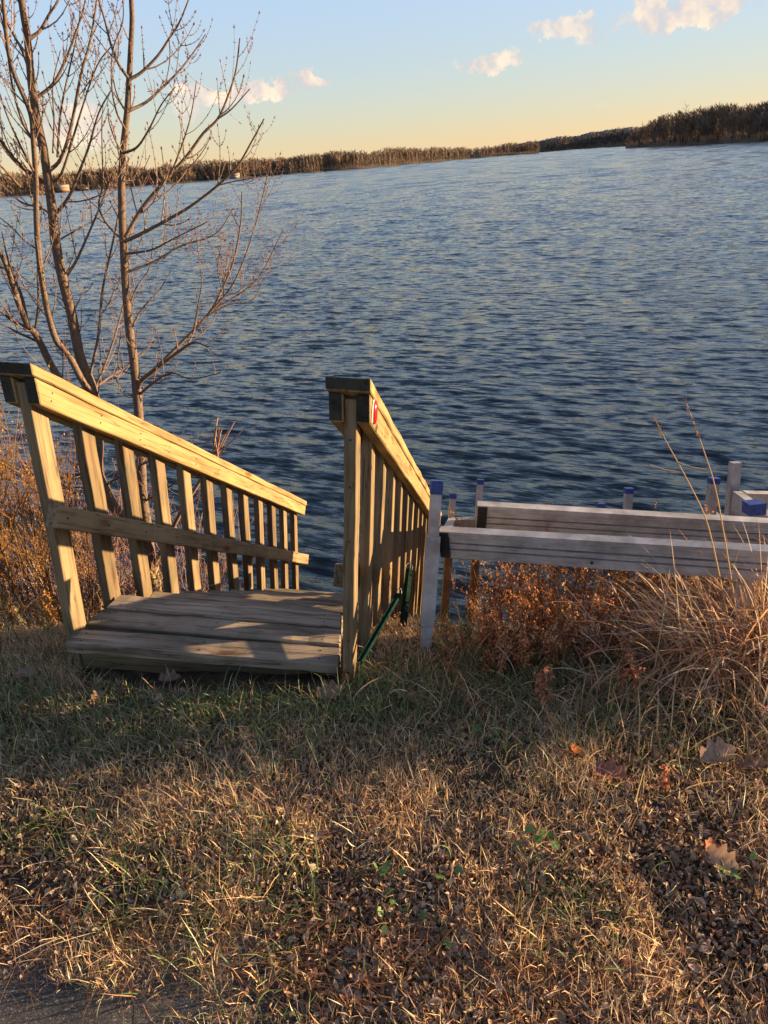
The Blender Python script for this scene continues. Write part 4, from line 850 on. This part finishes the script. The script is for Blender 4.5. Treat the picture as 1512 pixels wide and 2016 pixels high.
# individual reddish weeds in the grass
tr = np.random.default_rng(70)
for px_, py_, h, lb in ((1062, 1400, .22, 'reddish dried weed standing in the grass, tallest of the two at centre right'), (1085, 1392, .17, 'second reddish weed close beside the tallest one'), (1215, 1395, .21, 'brown seedy weed left of the pair below the grass clump'), (1262, 1400, .22, 'brown seedy weed right of the pair below the grass clump'), (683, 1352, .07, 'tiny pinkish weed at the foot of the right railing'), (1310, 1570, .09, 'orange leaved seedling in the grass at the right')):
    b = atz(px_, py_, 0); b[2] = float(gz(b[0], b[1])); mb = MB(); weed(mb, (0, 0, 0), h, tr, (.42, .19, .11), (-.05, 0), 90, .013, 7, .16); o = obj('dried_weed', mb.mesh('dried_weed', M_BRUSH)); o.location = tuple(b); tag(o, lb, 'weed')
# tall grass clump at the right
def arcs(n, cx, cy, sx, sy, L0, L1, W0, W1, az0, azs, t0, t1, c0, c1, cols, nseg=9, zoff=0):
    x = rng.normal(cx, sx, n); y = rng.normal(cy, sy, n); return blades(np.stack([x, y, gz(x, y, False) + zoff], -1), rng.uniform(L0, L1, n), rng.uniform(W0, W1, n), rng.normal(az0, azs, n), np.abs(rng.normal(t0, t1, n)), rng.normal(c0, c1, n), pal(cols, n, None, .22), nseg, .06, .3)
TALL = [(.58, .40, .24), (.54, .34, .19), (.48, .26, .14), (.64, .50, .34), (.50, .27, .16), (.60, .45, .30)]
parts = [arcs(520, 1.06, 1.80, .12, .05, .26, .48, .002, .007, -1.5, 1.5, .25, .2, 1.9, .8, TALL), arcs(260, .86, 1.82, .08, .05, .16, .30, .002, .005, -1.2, 1.8, .3, .2, 1.5, .6, TALL), arcs(560, 1.30, 1.80, .13, .06, .30, .54, .002, .008, -1.5, 1.5, .25, .2, 1.8, .7, TALL), arcs(1100, 1.16, 1.76, .16, .05, .16, .42, .0015, .005, 0, 3, .45, .25, 1.5, .9, TALL), arcs(260, 1.10, 1.70, .12, .04, .36, .58, .002, .006, -1.5, 1.2, .15, .15, 1.1, .6, TALL), arcs(260, 1.0, 1.66, .22, .05, .12, .26, .003, .006, -2.2, 1.4, .6, .3, 1.3, .5, TALL)]
mb = MB(); [mb.add(*p[:3], c=p[3]) for p in parts]; tag(obj('tall_grass_clump', mb.mesh('tall_grass_clump', M_BRUSH)), 'big clump of tall straw coloured grass arching over the dock beams', 'grass')
parts = [arcs(700, .85, 1.72, .50, .10, .08, .20, .0018, .0038, 0, 3, .5, .3, 1.4, .5, TALL[:4] + [(.14, .15, .05), (.18, .17, .07)], 6), arcs(400, 1.2, 1.6, .35, .15, .08, .22, .002, .004, 0, 3, .5, .3, 1.3, .5, [(.12, .15, .05), (.2, .2, .08), (.4, .3, .15)], 6), arcs(420, .2, 1.82, .22, .07, .05, .12, .0015, .003, 0, 3, .5, .3, 1.2, .5, [(.14, .15, .05), (.4, .28, .12)], 5)]
stuffmesh('bank_grass', parts, M_BRUSH, 'mixed green and straw grass arching along the top of the bank', 'grass')
parts = [arcs(500, -1.6, 2.15, .35, .12, .08, .24, .0015, .003, 0, 3, .6, .3, 1.2, .5, [(.14, .15, .05), (.4, .27, .12), (.08, .1, .04)], 5), arcs(300, -1.9, 2.6, .4, .3, .15, .4, .002, .004, 0, 3, .4, .3, 1.1, .5, TALL, 6)]
stuffmesh('bank_grass', parts, M_BRUSH, 'green and straw grass left of the stairway foot', 'grass')
parts = [arcs(1000, 2.15, 2.36, .26, .14, .35, .66, .003, .008, 0, 3, .25, .15, .9, .4, TALL, 7)]  # grass added out of view to shade the deck and lower left rail
mb = MB(); [mb.add(*p[:3], c=p[3]) for p in parts]; tag(obj('tall_grass_clump', mb.mesh('tall_grass_clump', M_BRUSH)), 'taller grass clump added out of view at the right to shade the stairs', 'grass')
# two tall seed stalks
for pts, lb in (([(1432, 1210), (1405, 1080), (1385, 1010), (1345, 930), (1312, 870), (1293, 832)], 'taller thin seed stalk leaning left of the blue capped posts'), ([(1452, 1220), (1430, 1080), (1408, 960), (1383, 880), (1352, 795)], 'second thin seed stalk crossing the blue capped post')):
    P = smooth(px(pts, 1.7), 5); mb = MB(); mb.tube(P, np.linspace(.0022, .0009, len(P)), 4, (.5, .36, .2))
    for k in range(30):
        p = P[-1 - k // 6] + N_(P[-1] - P[-2]) * .012 * (k % 6) / 6; d = N_(N_(P[-1] - P[-2]) * 1.5 + rng.normal(0, .6, 3)); mb.tube([p, p + d * .010], [.0015, .0004], 3, (.5, .33, .2))
    a = P[len(P) * 3 // 5]; mb.tube([a, a + np.array([-.05, 0, .012]), a + np.array([-.09, 0, .03])], [.0014, .001, .0006], 3, (.55, .42, .25))
    tag(obj('grass_stalk', mb.mesh('grass_stalk', M_BRUSH)), lb, 'grass stalk')
for pts in ([(745, 1300), (705, 1260), (660, 1200), (648, 1160)], ):
    pass
# fallen oak leaves
def oakleaf(cx, cy, size, rot, col, label, tilt=(.2, .1), curl=.8, name='oak_leaf'):
    size *= .78; curl *= 1.5
    k = 40; a = np.arange(k) / k; half = []
    for i in range(k // 2 + 1):
        t = i / (k / 2); w_ = (.10 + .34 * sin(pi * min(1, t * 1.05)) ** .8) * (.80 + .20 * cos(t * 2 * pi * 3.5 + pi)) ; half.append((t - .5, max(.012, w_ if 0 < t < 1 else .012)))
    mb = MB(); V = []; 
    for t, w_ in half:
        for s in (-1, -.5, 0, .5, 1):
            yv = s * w_; z = curl * .6 * (abs(yv) ** 1.5) + curl * .25 * t * t + rng.normal(0, .008); V.append(((t + .12 * abs(s) * w_) * size, yv * size, z * size))
    n = len(half); Q = [(i * 5 + j, i * 5 + j + 1, i * 5 + j + 6, i * 5 + j + 5) for i in range(n - 1) for j in range(4)]
    C = np.array(col) * (1 + .12 * rng.normal(0, 1, (len(V), 1))); C[2::5] *= 1.25; mb.add(V, Q, c=np.clip(C, 0, 1))
    mb.tube([(-.5 * size, 0, .06 * size), (-.62 * size, 0, .05 * size), (-.78 * size, .02 * size, .10 * size)], [.0016, .0014, .0012], 4, np.array(col) * .8)
    o = obj(name, mb.mesh(name, M_LITTER, True)); p = atz(cx, cy, .015); p[2] = float(gz(p[0], p[1])) + .022
    o.location = tuple(p); o.rotation_euler = (tilt[0] * .5, tilt[1] * .8, rot); return tag(o, label, 'leaf')
oakleaf(650, 1374, .12, .5, (.30, .17, .12), 'pinkish brown oak leaf in front of the right railing foot', (.5, .1))
oakleaf(932, 1386, .085, 2.2, (.20, .07, .045), 'dark red oak leaf in shade right of the corner post', (.6, .2))
oakleaf(1195, 1528, .13, 2.6, (.24, .11, .08), 'broad reddish brown oak leaf lying in the middle of the right grass', (.25, .15))
oakleaf(1412, 1492, .13, .2, (.30, .20, .14), 'large pale lobed oak leaf at the right edge of the grass', (.3, -.2), 1.3)
oakleaf(1478, 1506, .11, 2.9, (.24, .14, .10), 'darker oak leaf touching the large pale one', (.4, .3))
oakleaf(1418, 1692, .10, -.6, (.50, .30, .17), 'curled tan oak leaf standing on edge at the lower right', (.9, .2), 1.6)
oakleaf(1400, 1680, .09, 1.3, (.30, .13, .08), 'red brown oak leaf behind the curled tan one', (.9, -.3), 1.2)
oakleaf(1132, 1486, .06, 1.2, (.50, .16, .05), 'small bright orange leaf in the green grass', (.7, .3))
oakleaf(55, 1331, .09, .1, (.34, .22, .16), 'pale curled leaf in the shaded grass at the left edge', (.4, .2), 1.5)
oakleaf(195, 1372, .07, 1.0, (.26, .16, .11), 'brown leaf in the shaded grass below the front left post', (.4, .2))
oakleaf(333, 1338, .09, .4, (.20, .13, .09), 'crumpled leaf under the front edge of the landing', (.5, .2), 1.8)
oakleaf(815, 1385, .08, 2.0, (.22, .13, .09), 'dull brown leaf just below the corner post foot', (.3, .2))
oakleaf(240, 1300, .08, .2, (.36, .20, .09), 'tan leaf lodged beneath the landing boards', (.3, .1))
# ground ivy: small scalloped green leaves
def ivyleaf_mesh():
    k = 14; a = np.arange(k) / k * 2 * pi; r = .5 * (1 + .07 * np.cos(a * 7)) * np.where(np.abs(a - pi) < .3, .45, 1); V = [(0, 0, .0)] + [(r[i] * cos(a[i]), r[i] * sin(a[i]), .07 * r[i] + .03 * sin(a[i] * 7)) for i in range(k)]
    mb = MB(); mb.add(V, T=[(0, 1 + i, 1 + (i + 1) % k) for i in range(k)], c=(.10, .19, .045)); return mb.mesh('leaf', M_GREENLEAF)
IV = ivyleaf_mesh()
for (cx, cy, nn, s, lb) in ((1058, 1690, 7, .028, 'cluster of round green ivy leaves right of the lower centre'), (745, 1725, 4, .030, 'green ivy leaves at the lower centre of the lawn'), (770, 1815, 6, .026, 'string of small green ivy leaves at the bottom centre'), (850, 1862, 2, .026, 'lone round green leaf with a smaller one, bottom centre'), (815, 1738, 4, .025, 'dark green ivy leaves in the litter right of the lower centre'), (945, 1435, 8, .024, 'yellow green ivy patch in the grass below the corner post'), (1030, 1460, 5, .022, 'small ivy patch right of the yellow green one'), (300, 1310, 3, .03, 'green ivy leaves under the landing edge'), (1440, 1735, 6, .02, 'small green leaves beside the curled tan oak leaf'), (780, 1400, 5, .022, 'faint ivy leaves in shade between the stairs and corner post')):
    s *= .85; c = atz(cx, cy, 0); g = empty('ground_ivy', (c[0], c[1], float(gz(c[0], c[1]))), lb, 'ivy')
    for i in range(nn):
        o = bpy.data.objects.new('leaf', IV); link(o, g); o.location = (rng.normal(0, .035), rng.normal(0, .03), .014 + .018 * rng.random()); o.rotation_euler = (rng.normal(0, .45), rng.normal(0, .45), rng.uniform(0, 6.28)); q = s * rng.uniform(.6, 1.05); o.scale = (q, q, q)
# stones at the water's edge
def stone(p, r, label, c):
    bm = bmesh.new(); bmesh.ops.create_icosphere(bm, subdivisions=2, radius=1)
    s = rng.random() * 90
    for v in bm.verts: v.co *= 1 + .35 * (float(vnoise(v.co.x * 2 + s, v.co.y * 2 + v.co.z, 1.3, 3)) - .5); v.co.z *= .62
    me = bpy.data.meshes.new('stone'); bm.to_mesh(me); bm.free(); a = me.color_attributes.new('Col', 'FLOAT_COLOR', 'POINT'); a.data.foreach_set('color', np.tile(np.array([*c, 1], np.float32), len(me.vertices))); me.materials.append(M_STONE)
    o = obj('stone', me); o.location = tuple(p); o.scale = (r, r * .8, r); o.rotation_euler.z = rng.random() * 6; return tag(o, label, 'stone', 'stones at the water edge')
for X_, Y_, r, lb in ((866, 1256, .07, 'pale stone at the foot of the second dock leg'), (908, 1250, .06, 'pale stone between the two golden dock legs'), (940, 1256, .07, 'pale stone by the foot of the third dock leg'), (985, 1235, .09, 'darker wet stone in the shallow water right of the legs'), (1010, 1195, .06, 'small wet stone farthest out in the shallows'), (540, 1165, .05, 'small pale stone seen past the far left pickets')):
    p = atz(X_, Y_, ZW + .02); stone((p[0], p[1], ZW - .005 + .02), r, lb, (.42, .36, .28) if 'pale' in lb else (.10, .09, .08))
